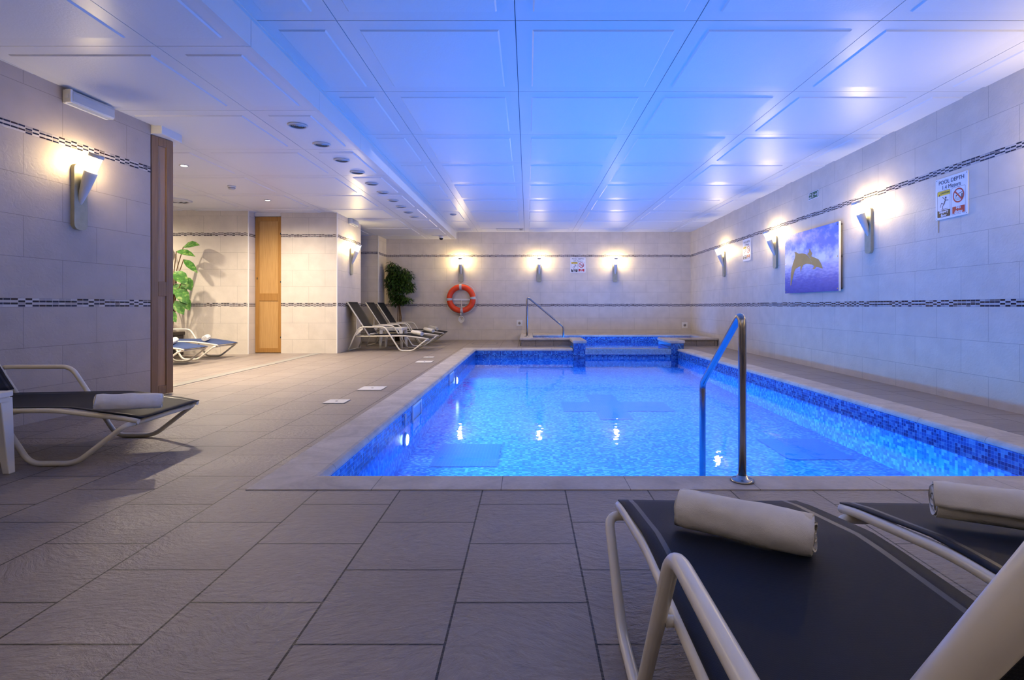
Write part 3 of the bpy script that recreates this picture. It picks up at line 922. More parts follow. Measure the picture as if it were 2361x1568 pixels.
towel(-2.27, 3.05, 0.338, atan2(0.20, 0.24), 'rolled white towel on the lounger by the left wall', 3, 0.31, 0.053, tilt=radians(5))
towel(-2.21, 10.72, 0.347, atan2(-0.26, 0.24), 'rolled white towel on the back-row lounger nearest the pillar', 4, tilt=0.08)
towel(-2.22, 12.0, 0.347, atan2(-0.26, 0.24), 'rolled white towel on the middle lounger of the back row', 5, tilt=0.08)
towel(-2.30, 13.02, 0.347, atan2(-0.26, 0.24), 'rolled white towel on the back-row lounger before the leafy tree', 6, tilt=0.08)
towel(-5.42, 9.03, 0.351, atan2(-0.30, 0.12), 'rolled white towel on the blue lounger beside the alcove wall', 7, tilt=0.05)
towel(-5.42, 8.18, 0.351, atan2(-0.30, 0.12), 'rolled white towel on the blue lounger beside the brown door', 8, tilt=0.05)

# ------------------------------------------------------------------ side tables
def side_table(x, y, s, h, rz, label):
    t = empty('side_table', (x, y, 0), rz, label, 'side table', 'white plastic side tables')
    tp = MB().prism(rrect(s, s, 0.05), h - 0.022, h)
    tp.prism(rrect(s - 0.02, s - 0.02, 0.045), h - 0.05, h - 0.022)
    tp.obj('table_top', M['white_plastic'], t, bevel=0.006)
    for sx in (-1, 1):
        for sy in (-1, 1):
            a, b, k = s / 2 - 0.015, s / 2 - 0.085, s / 2 - 0.008
            ft = 0.036
            vs = [(sx * a, sy * a, h - 0.03), (sx * b, sy * a, h - 0.03), (sx * b, sy * b, h - 0.03), (sx * a, sy * b, h - 0.03),
                  (sx * k, sy * k, 0), (sx * (k - ft), sy * k, 0), (sx * (k - ft), sy * (k - ft), 0), (sx * k, sy * (k - ft), 0)]
            fs = [(0, 1, 2, 3), (7, 6, 5, 4), (0, 4, 5, 1), (1, 5, 6, 2), (2, 6, 7, 3), (3, 7, 4, 0)]
            MB().add(vs, fs).obj('leg', M['white_plastic'], t, bevel=0.005)
    return t
side_table(-2.93, 2.61, 0.46, 0.432, 0.02, 'white plastic side table cut off at the left edge beside a lounger')
side_table(-2.85, 11.38, 0.50, 0.43, 0.0, 'white plastic side table among the back-row loungers')

# ------------------------------------------------------------------ wall torches
def make_sconce():
    t = empty('wall_sconce')
    MB().prism(rrect(0.118, 0.54, 0.045, 6), -0.034, 0.0, 0, 'y').obj('backplate', M['plate'], t, bevel=0.008)
    ax = Vector((0, -0.36, 0.93)).normalized()
    rot = Vector((0, 0, 1)).rotation_difference(ax).to_matrix().to_4x4()
    base = Matrix.Translation((0, -0.012, -0.08)) @ rot
    MB().lathe([(0.004, -0.02), (0.020, 0.05), (0.032, 0.13), (0.041, 0.22), (0.047, 0.30), (0.043, 0.305)], 28, 0, base).obj('torch_cone', M['torch'], t)
    MB().lathe([(0.036, 0.30), (0.039, 0.36), (0.042, 0.425)], 24, 0, base).obj('glass', M['glow_dim'], t)
    MB().lathe([(0.044, 0.425), (0.052, 0.43), (0.053, 0.450), (0.044, 0.456)], 24, 0, base).obj('cap', M['torch'], t)
    return t
SG = 'torch wall lamps'
ZS = 1.775
s0 = make_sconce()
def put_sconce(o, x, y, rz, label):
    o.location = (x, y, ZS); o.rotation_euler = (0, 0, rz)
    return tag(o, label, 'wall lamp', SG)
RR = radians(-91.404)
put_sconce(s0, xl(4.40), 4.40, radians(85.0), 'large torch wall lamp on the left wall above the lounger')
s1 = copy_tree(s0)
for ch in s1.children:
    if ch.name.startswith('glass'):
        ch.data = ch.data.copy(); ch.data.materials[0] = M['glow']
put_sconce(s1, (1063 - CX) * YB / F, YB, 0, 'torch wall lamp on the back wall above the orange lifebuoy')
put_sconce(copy_tree(s1), (1243 - CX) * YB / F, YB, 0, 'torch wall lamp on the back wall, left of the depth sign')
put_sconce(copy_tree(s1), (1418 - CX) * YB / F, YB, 0, 'torch wall lamp on the back wall, right of the depth sign')
put_sconce(copy_tree(s1), xr(11.4), 11.4, RR, 'torch wall lamp on the right wall nearest the back corner')
put_sconce(copy_tree(s1), xr(8.9), 8.9, RR, 'torch wall lamp just left of the dolphin picture')
put_sconce(copy_tree(s1), xr(6.36), 6.36, RR, 'torch wall lamp between the dolphin picture and the large depth sign')
put_sconce(copy_tree(s1), -3.555, 10.74, pi / 2, 'torch wall lamp on the tiled pillar above the back-row loungers')

# ------------------------------------------------------------------ signs
def stroke(mb, pts, w, y=-0.0085, mi=0):
    pts = [Vector((p[0], p[1])) for p in pts]
    for a, b in zip(pts, pts[1:]):
        d = (b - a)
        if d.length < 1e-6: continue
        d.normalize(); n = Vector((-d.y, d.x)) * w / 2
        q = [a - n, b - n, b + n, a + n]
        mb.add([(v.x, y, v.y) for v in q], [(0, 1, 2, 3)], mi)
    for p in pts:
        disc(mb, p.x, p.y, w / 2, y, mi)
def disc(mb, x, z, r, y=-0.0085, mi=0, n=14):
    mb.add([(x + r * cos(2 * pi * k / n), y, z + r * sin(2 * pi * k / n)) for k in range(n)], [tuple(range(n))], mi)
def flat(mb, poly, y, mi=0):
    tri = tessellate_polygon([[Vector((p[0], p[1], 0)) for p in poly]])
    mb.add([(p[0], y, p[1]) for p in poly], [tuple(t) for t in tri], mi)
def ring(mb, x, z, r0, r1, y, mi=0, n=48):
    vs = []
    for k in range(n):
        a = 2 * pi * k / n
        vs += [(x + r0 * cos(a), y, z + r0 * sin(a)), (x + r1 * cos(a), y, z + r1 * sin(a))]
    mb.add(vs, [(2 * k, 2 * k + 1, (2 * k + 3) % (2 * n), (2 * k + 2) % (2 * n)) for k in range(n)], mi)
def outline(mb, w, h, r, cx, cz, t, y, mi=0):
    a, b = rrect(w, h, r, 5, cx, cz), rrect(w - 2 * t, h - 2 * t, r - t, 5, cx, cz)
    n = len(a)
    vs = [(p[0], y, p[1]) for p in a] + [(p[0], y, p[1]) for p in b]
    mb.add(vs, [(k, (k + 1) % n, n + (k + 1) % n, n + k) for k in range(n)], mi)
def depth_sign(x, y, z, rz, depth, label, W=0.40, H=0.40):
    t = empty('pool_depth_sign', (x, y, z), rz, label, 'sign', 'pool depth signs')
    MB().prism(rrect(W, H, 0.008), -0.008, -0.001, 0, 'y').obj('board', M['board'], t)
    k = W / 0.40
    text_obj('POOL DEPTH', 0.058 * k, 'title_lettering', M['ink'], t, 0, 0.155 * k, -0.0088, bold=0.0003, fit=0.312 * k)
    text_obj(depth + ' Meters', 0.050 * k, 'depth_lettering', M['ink'], t, 0, 0.102 * k, -0.0088, bold=0.0, fit=0.226 * k)
    # caution panel
    c = MB()
    cx, cz, pw, ph = -0.093 * k, -0.052 * k, 0.166 * k, 0.256 * k
    outline(c, pw, ph, 0.012, cx, cz, 0.003, -0.0086, 0)
    flat(c, [(cx - pw / 2 + .003, cz + ph / 2 - 0.046), (cx + pw / 2 - .003, cz + ph / 2 - 0.046), (cx + pw / 2 - .003, cz + ph / 2 - 0.004), (cx - pw / 2 + .003, cz + ph / 2 - 0.004)], -0.0087, 1)
    flat(c, [(cx - pw / 2 + .002, cz - ph / 2 + 0.002), (cx + pw / 2 - .002, cz - ph / 2 + 0.002), (cx + pw / 2 - .002, cz - ph / 2 + 0.066), (cx - pw / 2 + .002, cz - ph / 2 + 0.066)], -0.0087, 2)
    flat(c, [(cx - 0.066, cz + 0.081), (cx - 0.044, cz + 0.081), (cx - 0.055, cz + 0.101)], -0.0090, 0)
    # falling figure
    fz = cz + 0.012
    stroke(c, [(cx + 0.022, fz + 0.022), (cx + 0.003, fz - 0.016)], 0.013, -0.0089)
    disc(c, cx + 0.026, fz + 0.043, 0.0105, -0.0089)
    stroke(c, [(cx + 0.018, fz + 0.024), (cx - 0.014, fz + 0.052)], 0.006, -0.0089)
    stroke(c, [(cx + 0.020, fz + 0.020), (cx + 0.058, fz + 0.014)], 0.006, -0.0089)
    stroke(c, [(cx + 0.003, fz - 0.016), (cx - 0.030, fz - 0.004), (cx - 0.044, fz - 0.040)], 0.0065, -0.0089)
    stroke(c, [(cx + 0.004, fz - 0.016), (cx - 0.018, fz - 0.040), (cx - 0.010, fz - 0.064)], 0.0075, -0.0089)
    stroke(c, [(cx - 0.036, fz - 0.066), (cx + 0.056, fz - 0.064)], 0.004, -0.0089)
    c.obj('caution_panel', [M['ink'], M['yellow'], M['black']], t)
    text_obj('CAUTION', 0.029 * k, 'caution_lettering', M['ink'], t, cx + 0.014, cz + ph / 2 - 0.025, -0.0091, bold=0.0004, fit=0.108 * k)
    text_obj('Slippery\nfloor', 0.032 * k, 'slippery_lettering', M['board'], t, cx, cz - ph / 2 + 0.034, -0.0091, bold=0.0010, fit=0.118 * k)
    # no diving panel
    d = MB()
    cx = 0.090 * k
    outline(d, pw, ph, 0.012, cx, cz, 0.0025, -0.0086, 0)
    rz_ = cz + 0.046
    ring(d, cx, rz_, 0.056, 0.068, -0.0090, 1)
    flat(d, [(cx + p[0], rz_ + p[1]) for p in ((-0.046, 0.036), (-0.036, 0.046), (0.046, -0.036), (0.036, -0.046))], -0.0091, 1)
    flat(d, [(cx - pw / 2 + .009, cz - ph / 2 + .009), (cx + pw / 2 - .009, cz - ph / 2 + .009), (cx + pw / 2 - .009, cz - ph / 2 + .073), (cx - pw / 2 + .009, cz - ph / 2 + .073)], -0.0087, 1)
    stroke(d, [(cx - 0.022, rz_ + 0.002), (cx + 0.012, rz_ + 0.018), (cx + 0.046, rz_ + 0.024)], 0.006, -0.0089)
    stroke(d, [(cx - 0.022, rz_ + 0.002), (cx - 0.036, rz_ - 0.018)], 0.004, -0.0089)
    disc(d, cx - 0.026, rz_ - 0.001, 0.007, -0.0089)
    for q in range(3):
        stroke(d, [(cx - 0.044 + q * .006, rz_ - 0.024 - q * 0.009), (cx - 0.02, rz_ - 0.021 - q * 0.009), (cx, rz_ - 0.025 - q * .009), (cx + 0.026, rz_ - 0.022 - q * .009)], 0.0022, -0.0089)
    flat(d, [(cx + 0.034, rz_ - 0.034), (cx + 0.050, rz_ - 0.034), (cx + 0.052, rz_ + 0.014), (cx + 0.034, rz_ + 0.010)], -0.0088, 0)
    d.obj('no_diving_panel', [M['ink'], M['red']], t)
    text_obj('No\ndiving', 0.034 * k, 'diving_lettering', M['board'], t, cx, cz - ph / 2 + 0.042, -0.0091, bold=0.0010, fit=0.096 * k)
    for sx in (-1, 1):
        for sz in (-1, 1):
            MB().lathe([(0.0045, 0), (0.0045, 0.002)], 10, 0, Matrix.Translation((sx * (W / 2 - 0.014), -0.008, sz * (H / 2 - 0.014))) @ Matrix.Rotation(pi / 2, 4, 'X')).obj('screw', M['dark_steel'], t)
    return t
depth_sign(xr(5.10) - 0.0, 5.10, 1.925, RR, '1.4', 'nearest and largest white pool depth sign reading 1.4 Meters')
depth_sign((1332.5 - CX) * YB / F, YB, 1.957, 0, '0.9', 'white pool depth sign on the back wall reading 0.9 Meters')
depth_sign(xr(10.17), 10.17, 1.95, RR, '1.2', 'white pool depth sign on the right wall between two torch lamps', 0.38, 0.42)
st = MB().add([(-0.012, -0.001, 0), (0.012, -0.001, 0), (0.007, -0.001, -0.12), (-0.006, -0.001, -0.12)], [(0, 1, 2, 3)])
so = st.obj('rust_stain', M['rust']); so.location = (xr(5.27), 5.27, 1.72); so.rotation_euler = (0, 0, RR)
tag(so, 'thin brown rust streak on the wall below the near depth sign', 'stain')

fe = empty('fire_exit_sign', (xr(7.68), 7.68, 2.474), RR, 'small green fire exit sign with running man and arrow', 'sign')
MB().prism(rrect(0.285, 0.105, 0.006), -0.005, -0.001, 0, 'y').obj('board', M['board'], fe)
MB().prism(rrect(0.267, 0.088, 0.003), -0.0058, -0.005, 0, 'y').obj('green_field', M['green'], fe)
text_obj('Fire\nexit', 0.044, 'exit_lettering', M['board'], fe, -0.096, 0.0, -0.0066, bold=0.0006)
pg = MB()
disc(pg, -0.018, 0.026, 0.008, -0.0064)
stroke(pg, [(-0.020, 0.014), (-0.026, -0.010)], 0.011, -0.0064)
stroke(pg, [(-0.018, 0.012), (0.0, 0.004), (0.008, 0.014)], 0.005, -0.0064)
stroke(pg, [(-0.022, 0.012), (-0.040, 0.004), (-0.044, -0.010)], 0.005, -0.0064)
stroke(pg, [(-0.026, -0.010), (-0.008, -0.016), (-0.012, -0.036)], 0.0065, -0.0064)
stroke(pg, [(-0.026, -0.010), (-0.034, -0.026), (-0.050, -0.030)], 0.0065, -0.0064)
pg.obj('running_man', M['board'], fe)
pa = MB()
stroke(pa, [(0.030, 0.0), (0.075, 0.0)], 0.009, -0.0064)
flat(pa, [(0.062, -0.022), (0.088, 0.0), (0.062, 0.022)], -0.0065)
pa.obj('arrow', M['board'], fe)
MB().add([(0.100, -0.0064, -0.036), (0.118, -0.0064, -0.036), (0.118, -0.0064, 0.036), (0.100, -0.0064, 0.036)], [(0, 1, 2, 3)]).obj('doorway_bar', M['board'], fe)

# ------------------------------------------------------------------ dolphin picture
PYL, PYR = 8.46, 6.93
PW, PH, PZ = PYL - PYR, 0.90, 1.53
pc = empty('dolphin_picture', (xr((PYL + PYR) / 2), (PYL + PYR) / 2, PZ), RR, 'large unframed print of two dolphins leaping over blue sea', 'picture')
MB().box((-PW / 2, -0.058, -PH / 2), (PW / 2, -0.040, PH / 2)).obj('print_panel', [picture_mat(PW, PH)], pc, bevel=0.002)
MB().box((PW / 2, -0.061, -PH / 2), (PW / 2 + 0.006, -0.036, PH / 2)).obj('acrylic_edge', M['rim'], pc)
def crop2pic(px, py):
    s = (px - 165) / 970.0
    Y = 1.0 / ((1 - s) / PYL + s / PYR)
    tt = (PYL - Y) / (PYL - PYR)
    top = 425 - 250 * s; bot = 1450 - 30 * s
    return ((tt - 0.5) * PW, ((bot - py) / (bot - top) - 0.5) * PH)
D1 = [(265, 1315), (268, 1200), (272, 1100), (285, 1000), (310, 910), (340, 825), (352, 770), (345, 735), (335, 715), (360, 708), (385, 722), (410, 740), (480, 735), (550, 755), (595, 795), (625, 845), (640, 905), (640, 940), (600, 928), (545, 925), (500, 945), (475, 985), (458, 1030), (444, 1080), (443, 1010), (446, 965), (400, 985), (352, 1015), (335, 1060), (315, 1130), (297, 1210), (282, 1290)]
D2 = [(590, 650), (615, 665), (655, 740), (640, 790), (770, 850), (808, 910), (830, 965), (848, 1020), (820, 1010), (765, 990), (728, 985), (702, 1025), (660, 1020), (692, 970), (640, 935), (640, 890), (618, 820), (565, 750), (598, 715), (603, 680)]
for nm, D, yy in (('dolphin', D2, -0.0592), ('dolphin', D1, -0.0598)):
    mb = MB()
    flat(mb, [crop2pic(*p) for p in D], yy)
    mb.obj(nm, M['dolphin'], pc)
for sx in (-1, 1):
    for zz in (-0.42, 0.0, 0.42):
        MB().lathe([(0.010, -0.002), (0.010, 0.062)], 12, 0, Matrix.Translation((sx * (PW / 2 - 0.03), 0, zz)) @ Matrix.Rotation(pi / 2, 4, 'X')).obj('standoff_bolt', M['steel'], pc)

# ------------------------------------------------------------------ lifebuoy
LBX, LBZ = (1064.5 - CX) * YB / F, 1.073
lb = empty('lifebuoy', (LBX, YB - 0.112, LBZ), 0, 'orange lifebuoy ring with four silver bands hung on the back wall', 'lifebuoy')
RM, rm = 0.305, 0.072
MB().tube([(RM * cos(2 * pi * k / 64), 0, RM * sin(2 * pi * k / 64)) for k in range(64)], rm, 20, closed=True).obj('ring', M['orange'], lb)
for a0 in (93, 183, 273, 3):
    pts = [(RM * cos(radians(a0 + d)), 0, RM * sin(radians(a0 + d))) for d in (-6, -3, 0, 3, 6)]
    MB().tube(pts, rm + 0.003, 20).obj('reflective_band', M['silver'], lb)
gl = MB()
for a0 in (50, 140, 230, 320):
    pts = []
    for k in range(13):
        a = radians(a0 - 42 + 84 * k / 12)
        rr = RM + rm + 0.010 + 0.018 * sin(pi * k / 12)
        pts.append((rr * cos(a), 0.01, rr * sin(a)))
    gl.tube(pts, 0.006, 8)
gl.obj('grab_line', M['rope'], lb)
hb = empty('lifebuoy_mount', (LBX, YB, LBZ), 0, 'white wall bracket with hook holding the orange lifebuoy', 'bracket')
MB().box((-0.22, -0.028, -0.05), (0.24, -0.002, 0.0)).obj('cross_bar', M['white_plastic'], hb, bevel=0.005)
MB().tube(fillet([(0.0, -0.016, -0.02), (0.0, -0.016, -0.415), (0.0, -0.205, -0.425), (0.0, -0.205, -0.37)], 0.03, 5), 0.013, 10).obj('hook', M['rope'], hb)
rc = MB()
for k in range(5):
    w, hh = 0.030 + 0.010 * k, 0.055 + 0.007 * k
    rc.tube([(w * sin(2 * pi * q / 24) + 0.0, -0.010 * k, -hh * (1 - cos(2 * pi * q / 24)) ) for q in range(24)], 0.0085, 6, closed=True)
ro = rc.obj('hanging_rope', M['rope']); ro.location = (LBX + 0.01, YB - 0.13, LBZ - 0.452)
tag(ro, 'coil of white throwing rope hanging below the lifebuoy', 'rope')

# ------------------------------------------------------------------ air switches on the back wall
def air_switch(x, z, label):
    t = empty('push_switch', (x, YB, z), 0, label, 'wall button', 'white square wall buttons')
    MB().prism(rrect(0.15, 0.15, 0.01), -0.012, -0.001, 0, 'y').obj('plate', M['white_plastic'], t, bevel=0.003)
    MB().lathe([(0.034, 0.012), (0.034, 0.022), (0.020, 0.030)], 20, 0, Matrix.Rotation(pi / 2, 4, 'X')).obj('push_button', M['dark_steel'], t)
air_switch((1198 - CX) * YB / F, 0.44, 'white square push button on the wall left of the back handrail')
air_switch((1578.5 - CX) * YB / F, 0.385, 'white square push button in the right back corner')

# ------------------------------------------------------------------ emergency lights
def emergency(x, y, z, rz, label):
    t = empty('emergency_light', (x, y, z), rz, label, 'emergency light', 'emergency lights high on the walls')
    MB().box((-0.20, -0.030, -0.055), (0.20, -0.001, 0.055)).obj('housing', M['white_plastic'], t, bevel=0.006)
    MB().box((-0.205, -0.078, -0.05), (-0.185, -0.03, 0.055)).box((-0.209, -0.06, -0.02), (-0.204, -0.03, 0.02)).obj('end_cap', M['white_plastic'], t, bevel=0.004)
    MB().prism([(-0.03, -0.05), (-0.03, 0.05), (-0.072, 0.05), (-0.078, 0.03), (-0.078, -0.035), (-0.068, -0.05)], -0.185, 0.20, 0, 'x').obj('diffuser', M['clear'], t, bevel=0.004)
    MB().tube([(-0.17, -0.045, 0.0), (0.17, -0.045, 0.0)], 0.009, 10).obj('lamp_tube', M['white_plastic'], t)
emergency(xl(4.47), 4.47, 2.555, radians(85), 'white emergency light on the left wall under the ceiling')
emergency(-3.555, 10.8, 2.565, pi / 2, 'white emergency light on the tiled pillar under the ceiling')

# ------------------------------------------------------------------ ceiling fittings
def make_vent(r=0.092):
    t = empty('ceiling_vent')
    MB().lathe([(r * 0.80, 0.0), (r, -0.002), (r, -0.006), (r * 0.84, -0.015), (r * 0.78, -0.010)], 32, caps=False).obj('rim', M['vent'], t)
    lv = MB()
    for k in range(4):
        ri = r * (0.74 - 0.17 * k)
        lv.lathe([(ri, -0.004), (ri - r * 0.09, -0.014)], 28, caps=False)
    lv.obj('louvre_rings', M['vent'], t)
    MB().lathe([(0.002, -0.001), (r * 0.82, -0.001)], 28, caps=False).obj('throat', M['vent_dark'], t)
    return t
v0 = make_vent()
words = ['first', 'second', 'third', 'fourth', 'fifth', 'sixth', 'seventh', 'eighth', 'ninth', 'tenth']
for k, y in enumerate((5.15, 5.75, 6.37, 6.95, 7.6, 8.18, 8.80, 9.34, 9.90, 10.42)):
    v = v0 if k == 0 else copy_tree(v0)
    v.location = (-2.213, y, ZL - 0.009)
    tag(v, '%s round vent from the camera in the row along the ceiling step' % words[k], 'vent', 'round ceiling vents along the step')
v = copy_tree(v0)
v.location = (-1.567, 11.25, ZC - 0.009); v.scale = (0.75, 0.75, 1)
tag(v, 'lone small round vent in the blue-lit ceiling over the pool', 'vent')
dv = empty('round_ceiling_vent', (-5.80, 8.80, ZL - 0.009), 0, 'large round white air diffuser in the alcove ceiling beside the door', 'vent')
for q, (ro_, ri_) in enumerate(((0.25, 0.19), (0.17, 0.12), (0.10, 0.05))):
    MB().lathe([(ro_, 0.0), (ro_, -0.006), (ri_, -0.026 - q * 0.006), (ri_ - 0.006, -0.02 - q * 0.006)], 32, caps=False).obj('cone_ring', M['vent'], dv)
MB().lathe([(0.002, -0.002), (0.19, -0.002)], 28, caps=False).obj('throat', M['vent_dark'], dv)
ag = empty('air_grille', (-0.45, 13.5, ZC), 0, 'rectangular slatted air grille in the ceiling by the back wall', 'vent')
g = MB()
g.box((-0.34, -0.16, -0.012), (-0.31, 0.16, 0.0)).box((0.31, -0.16, -0.012), (0.34, 0.16, 0.0)).box((-0.31, -0.16, -0.012), (0.31, -0.135, 0.0)).box((-0.31, 0.135, -0.012), (0.31, 0.16, 0.0))
g.obj('frame', M['vent'], ag)
g = MB()
for k in range(22):
    x = -0.30 + k * 0.028
    g.add([(x, -0.135, -0.002), (x + 0.016, -0.135, -0.014), (x + 0.016, 0.135, -0.014), (x, 0.135, -0.002)], [(0, 1, 2, 3)])
g.obj('slats', M['vent'], ag)
MB().box((-0.31, -0.135, -0.0012), (0.31, 0.135, -0.0002)).obj('throat', M['vent_dark'], ag)

def make_downlight():
    t = empty('downlight')
    MB().lathe([(0.045, 0.0), (0.055, -0.001), (0.055, -0.005), (0.042, -0.008), (0.036, -0.003)], 24, caps=False).obj('bezel', M['vent'], t)
    MB().lathe([(0.002, -0.004), (0.036, -0.004)], 20, caps=False).obj('lamp', M['pearl'], t)
    return t
d0 = make_downlight()
d0.location = (-4.255, 6.63, ZL - 0.009)
tag(d0, 'bright round downlight in the alcove ceiling nearest the brown door', 'downlight', 'alcove downlights')
d1 = copy_tree(d0); d1.location = (-4.275, 8.80, ZL - 0.009)
tag(d1, 'bright round downlight in the ceiling before the oak door', 'downlight', 'alcove downlights')
sd = empty('smoke_detector', (-4.29, 7.76, ZL - 0.009), 0, 'small white smoke detector between the two ceiling downlights', 'smoke detector')
MB().lathe([(0.055, 0.0), (0.055, -0.022), (0.050, -0.026)], 24).obj('base', M['white_plastic'], sd)
MB().lathe([(0.044, -0.026), (0.046, -0.040), (0.035, -0.052)], 24).obj('sensor_cap', M['vent'], sd)
MB().lathe([(0.047, -0.026), (0.047, -0.034)], 24, caps=False).obj('slot_ring', M['vent_dark'], sd)
cc = empty('dome_camera', (-2.15, 13.3, ZL - 0.009), 0, 'small white dome security camera under the ceiling near the back wall', 'security camera')
MB().lathe([(0.060, 0.0), (0.060, -0.035), (0.052, -0.050)], 24).obj('mount', M['white_plastic'], cc)
MB().lathe([(0.050, -0.050), (0.048, -0.066), (0.036, -0.086), (0.016, -0.096), (0.002, -0.098)], 24).obj('dome', M['camera_glass'], cc)

# ------------------------------------------------------------------ plants
def leaf(mb, p, d, up, l, w, curl=0.25, mi=0, fold=0.15):
    d = d.normalized(); s = d.cross(up)
    if s.length < 1e-4: s = d.cross(Vector((1, 0, 0)))
    s.normalize(); n = s.cross(d)
    vs, fs = [], []
    prof = ((0.0, 0.03), (0.25, 0.8), (0.5, 1.0), (0.75, 0.7), (1.0, 0.02))
    for t, ww in prof:
        c = p + d * (l * t) - n * (curl * l * t * t)
        for k in (-1, 0, 1):
            vs.append(c + s * (k * w * 0.5 * ww) + n * (abs(k) * fold * w * ww))
    for i in range(len(prof) - 1):
        for k in range(2):
            fs.append((i * 3 + k, i * 3 + k + 1, i * 3 + 4 + k, i * 3 + 3 + k))
    mb.add(vs, fs, mi, True)
fx, fy = -3.27, 13.62
fic = empty('ficus_tree', (fx, fy, 0), 0, 'dark green leafy ficus tree in the back left corner', 'plant')
MB().lathe([(0.10, 0), (0.14, 0.22), (0.15, 0.24), (0.135, 0.24), (0.13, 0.21)], 24).obj('pot', M['pot'], fic)
tk = MB()
for (a, b) in ((0.0, 0.02), (0.03, -0.02), (-0.03, 0.0)):
    tk.tube([(a, b, 0.2), (a * 1.5 + 0.01, b, 0.6), (a * 0.5 - 0.01, b * 1.5, 1.0), (a * 3, b * 2, 1.55)], [0.016, 0.014, 0.012, 0.006], 8)
tk.obj('trunk', M['bark'], fic)
fo = MB()
rnd = random.Random(11)
blobs = [(-0.16, 0, 1.80, .17, .20), (0.02, 0, 1.66, .26, .24), (-0.14, 0, 1.48, .22, .24), (0.20, -0.02, 1.66, .18, .13), (0.12, 0, 1.42, .24, .2), (0.27, 0, 1.36, .13, .14),
         (-0.08, 0, 1.22, .2, .18), (0.02, 0, 1.04, .17, .13), (0.18, 0, 1.04, .15, .10), (-0.10, 0, 1.02, .12, .12), (-0.22, 0, 1.92, .06, .12), (-0.27, 0, 1.58, .07, .10)]
wts = [b[3] * b[4] for b in blobs]
for _ in range(2100):
    b = rnd.choices(blobs, wts)[0]
    while True:
        u = Vector((rnd.uniform(-1, 1), rnd.uniform(-1, 1), rnd.uniform(-1, 1)))
        if 0.25 < u.length < 1: break
    p = Vector((b[0] + u.x * b[3], b[1] + u.y * 0.18, b[2] + u.z * b[4]))
    if p.y > 0.24: p.y = 0.24
    if p.x < -0.31: p.x = -0.31
    d = Vector((u.x * 1.0 + rnd.uniform(-.6, .6), u.y - 0.2 + rnd.uniform(-.6, .4), rnd.uniform(-1.0, 0.25)))
    if p.y + d.normalized().y * 0.07 > 0.27: d.y = -abs(d.y)
    leaf(fo, p, d, Vector((0, 0, 1)), rnd.uniform(0.07, 0.105), rnd.uniform(0.034, 0.050))
fo.obj('foliage', M['ficus'], fic)

bx, by = -6.38, 9.60
bp = empty('leafy_plant', (bx, by, 0), 0, 'tall plant with large variegated leaves behind the alcove loungers', 'plant')
MB().box((-0.13, -0.13, 0.0), (0.13, 0.13, 0.40)).box((-0.15, -0.15, 0.36), (0.15, 0.15, 0.42)).obj('planter', M['pot'], bp, bevel=0.01)
stm = MB(); lf = MB()
rnd = random.Random(5)
specs = [(0.22, -0.02, 1.94, 0.30, 0.20, 0.25), (0.12, -0.06, 1.86, 0.36, 0.14, -0.05), (0.20, 0.02, 1.72, 0.34, 0.13, -0.55), (0.10, -0.08, 1.50, 0.32, 0.22, -0.6), (0.06, -0.02, 1.28, 0.34, 0.24, -0.8), (0.16, -0.08, 1.20, 0.32, 0.22, -1.0),
         (0.10, -0.06, 0.98, 0.28, 0.18, -1.1), (0.0, -0.1, 0.80, 0.24, 0.16, -0.9), (-0.2, 0, 1.7, 0.34, 0.2, 0.1), (-0.25, -0.05, 1.4, 0.34, 0.22, -0.4), (-0.15, 0, 1.95, 0.3, 0.2, 0.5), (-0.2, -0.1, 1.1, 0.3, 0.2, -0.6),
         (0.26, -0.06, 1.40, 0.26, 0.2, -1.3), (0.22, -0.04, 1.05, 0.26, 0.18, -1.4)]
for (x, y, z, l, w, dz) in specs:
    stm.tube(fillet([(0, 0, 0.38), (x * 0.3, y * 0.3, z * 0.7 + 0.1), (x, y, z)], 0.2, 6), 0.008, 6)
    sgn = 1 if x >= 0 else -1
    leaf(lf, Vector((x, y, z)), Vector((sgn * 0.8, -0.25, dz)), Vector((0, -0.6, 0.6)), l, w, 0.3, 0, 0.1)
stm.obj('stems', M['bark'], bp)
lf.obj('foliage', M['bigleaf'], bp)

# ------------------------------------------------------------------ lights
def area(name, loc, sx, sy, energy, col, rot=(0, 0, 0), spread=None):
    l = bpy.data.lights.new(name, 'AREA')
    l.shape = 'RECTANGLE'; l.size = sx; l.size_y = sy; l.energy = energy; l.color = col
    if spread: l.spread = spread
    o = bpy.data.objects.new(name, l); o.location = loc; o.rotation_euler = rot
    COL.objects.link(o); return o
def spot(name, loc, energy, col, target, size=110, blend=0.6, rad=0.04):
    l = bpy.data.lights.new(name, 'SPOT')
    l.energy = energy; l.color = col; l.spot_size = radians(size); l.spot_blend = blend; l.shadow_soft_size = rad
    o = bpy.data.objects.new(name, l); o.location = loc
    o.rotation_euler = (Vector(target) - Vector(loc)).to_track_quat('-Z', 'Y').to_euler()
    COL.objects.link(o); return o
def point(name, loc, energy, col, rad=0.06):
    l = bpy.data.lights.new(name, 'POINT')
    l.energy = energy; l.color = col; l.shadow_soft_size = rad
    o = bpy.data.objects.new(name, l); o.location = loc
    COL.objects.link(o); return o

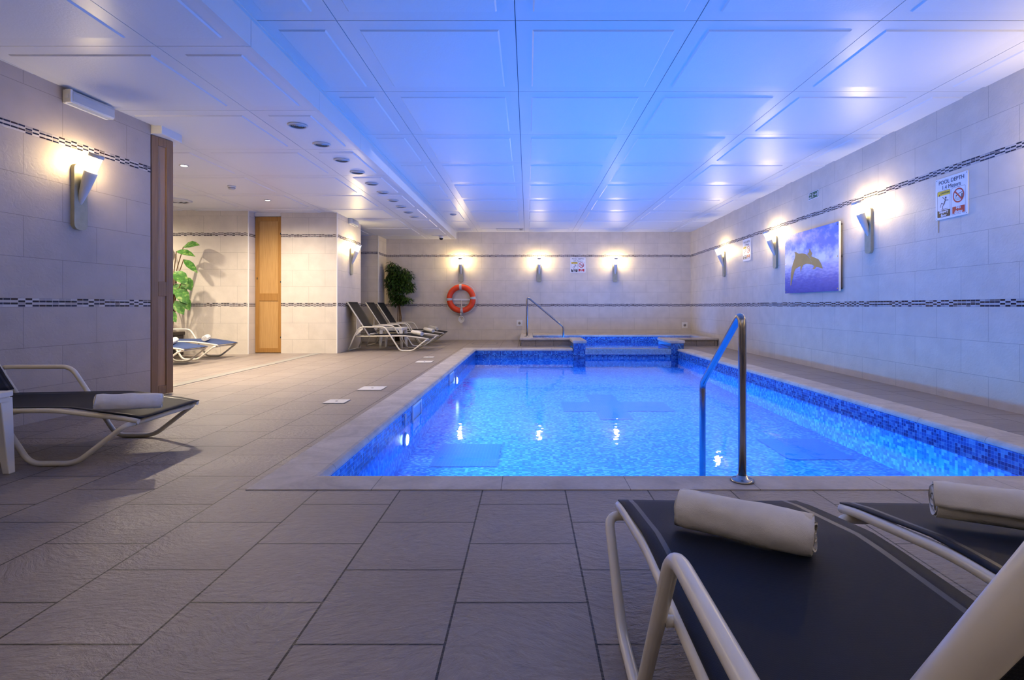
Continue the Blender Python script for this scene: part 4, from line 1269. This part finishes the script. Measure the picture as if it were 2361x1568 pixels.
area('pool_fill_down', (1.0, 6.9, -0.19), 4.0, 8.0, 160, (0.02, 0.29, 1.0))  # added unseen sheet under the surface, lights the pool bottom evenly
fill_up = area('pool_fill_up', (1.0, 6.4, -0.16), 3.6, 7.4, 200, (0.02, 0.27, 1.0), (pi, 0, 0))  # added unseen sheet just over the water, throws blue onto the ceiling
fill_up.visible_glossy = False
area('pool_lamp_side', (PX0 + 0.03, 6.3, -0.30), 0.16, 6.4, 80, (0.03, 0.33, 1.0), (0, -pi / 2 + radians(7), 0), radians(40))
area('plunge_fill_down', (2.0, 12.2, 0.0), 3.0, 1.4, 55, (0.06, 0.42, 1.0))  # added unseen sheet to brighten the raised basin
area('plunge_fill_up', (2.05, 12.5, 0.03), 3.2, 1.0, 26, (0.03, 0.24, 1.0), (pi, 0, 0))  # added unseen sheet, upward blue fill from the raised basin
WARM = (1.0, 0.82, 0.60)
for i, (x, y, e) in enumerate(((-4.255, 6.63, 560), (-4.275, 8.80, 330), (-6.9, 6.6, 320), (-6.95, 8.75, 280))):
    spot('alcove_lamp', (x, y, ZL - 0.03), e, WARM, (x, y, 0), 168, 1.0)
SCW = (1.0, 0.74, 0.34)
for x, y in ((xr(3.82) - 0.14, 3.82), (xr(1.28) - 0.14, 1.28), (xr(-1.2) - 0.14, -1.2)):
    point('torch_lamp', (x, y, 2.11), 24, SCW)
for x, y in ((xl(1.9) + 0.14, 1.9), (xl(-0.6) + 0.14, -0.6)):
    point('torch_lamp', (x, y, 2.11), 15, SCW)
area('deck_fill', (-0.2, -0.7, 2.55), 4.0, 2.6, 24, (0.96, 0.86, 0.94))

fo1 = area('hall_fill', (-0.4, 9.6, 2.74), 4.0, 6.5, 34, (1.0, 0.87, 0.76))
fo2 = area('side_fill', (-2.7, 9.4, 2.55), 1.2, 5.5, 26, (1.0, 0.82, 0.62))
for fo_ in (fo1, fo2):
    fo_.visible_glossy = False

w = bpy.data.worlds.new('world')
w.use_nodes = True
w.node_tree.nodes['Background'].inputs[0].default_value = (0.5, 0.5, 0.7, 1)
w.node_tree.nodes['Background'].inputs[1].default_value = 0.2
SC.world = w

SC.view_settings.view_transform = 'Standard'
SC.view_settings.look = 'None'
SC.view_settings.exposure = 0.0
cy = SC.cycles
cy.use_denoising = True
cy.use_adaptive_sampling = True
cy.adaptive_threshold = 0.06
cy.adaptive_min_samples = 16
cy.use_light_tree = False
cy.max_bounces = 4
cy.diffuse_bounces = 2
cy.glossy_bounces = 2
cy.transparent_max_bounces = 10
cy.sample_clamp_indirect = 6.0
cy.caustics_reflective = False
cy.caustics_refractive = False
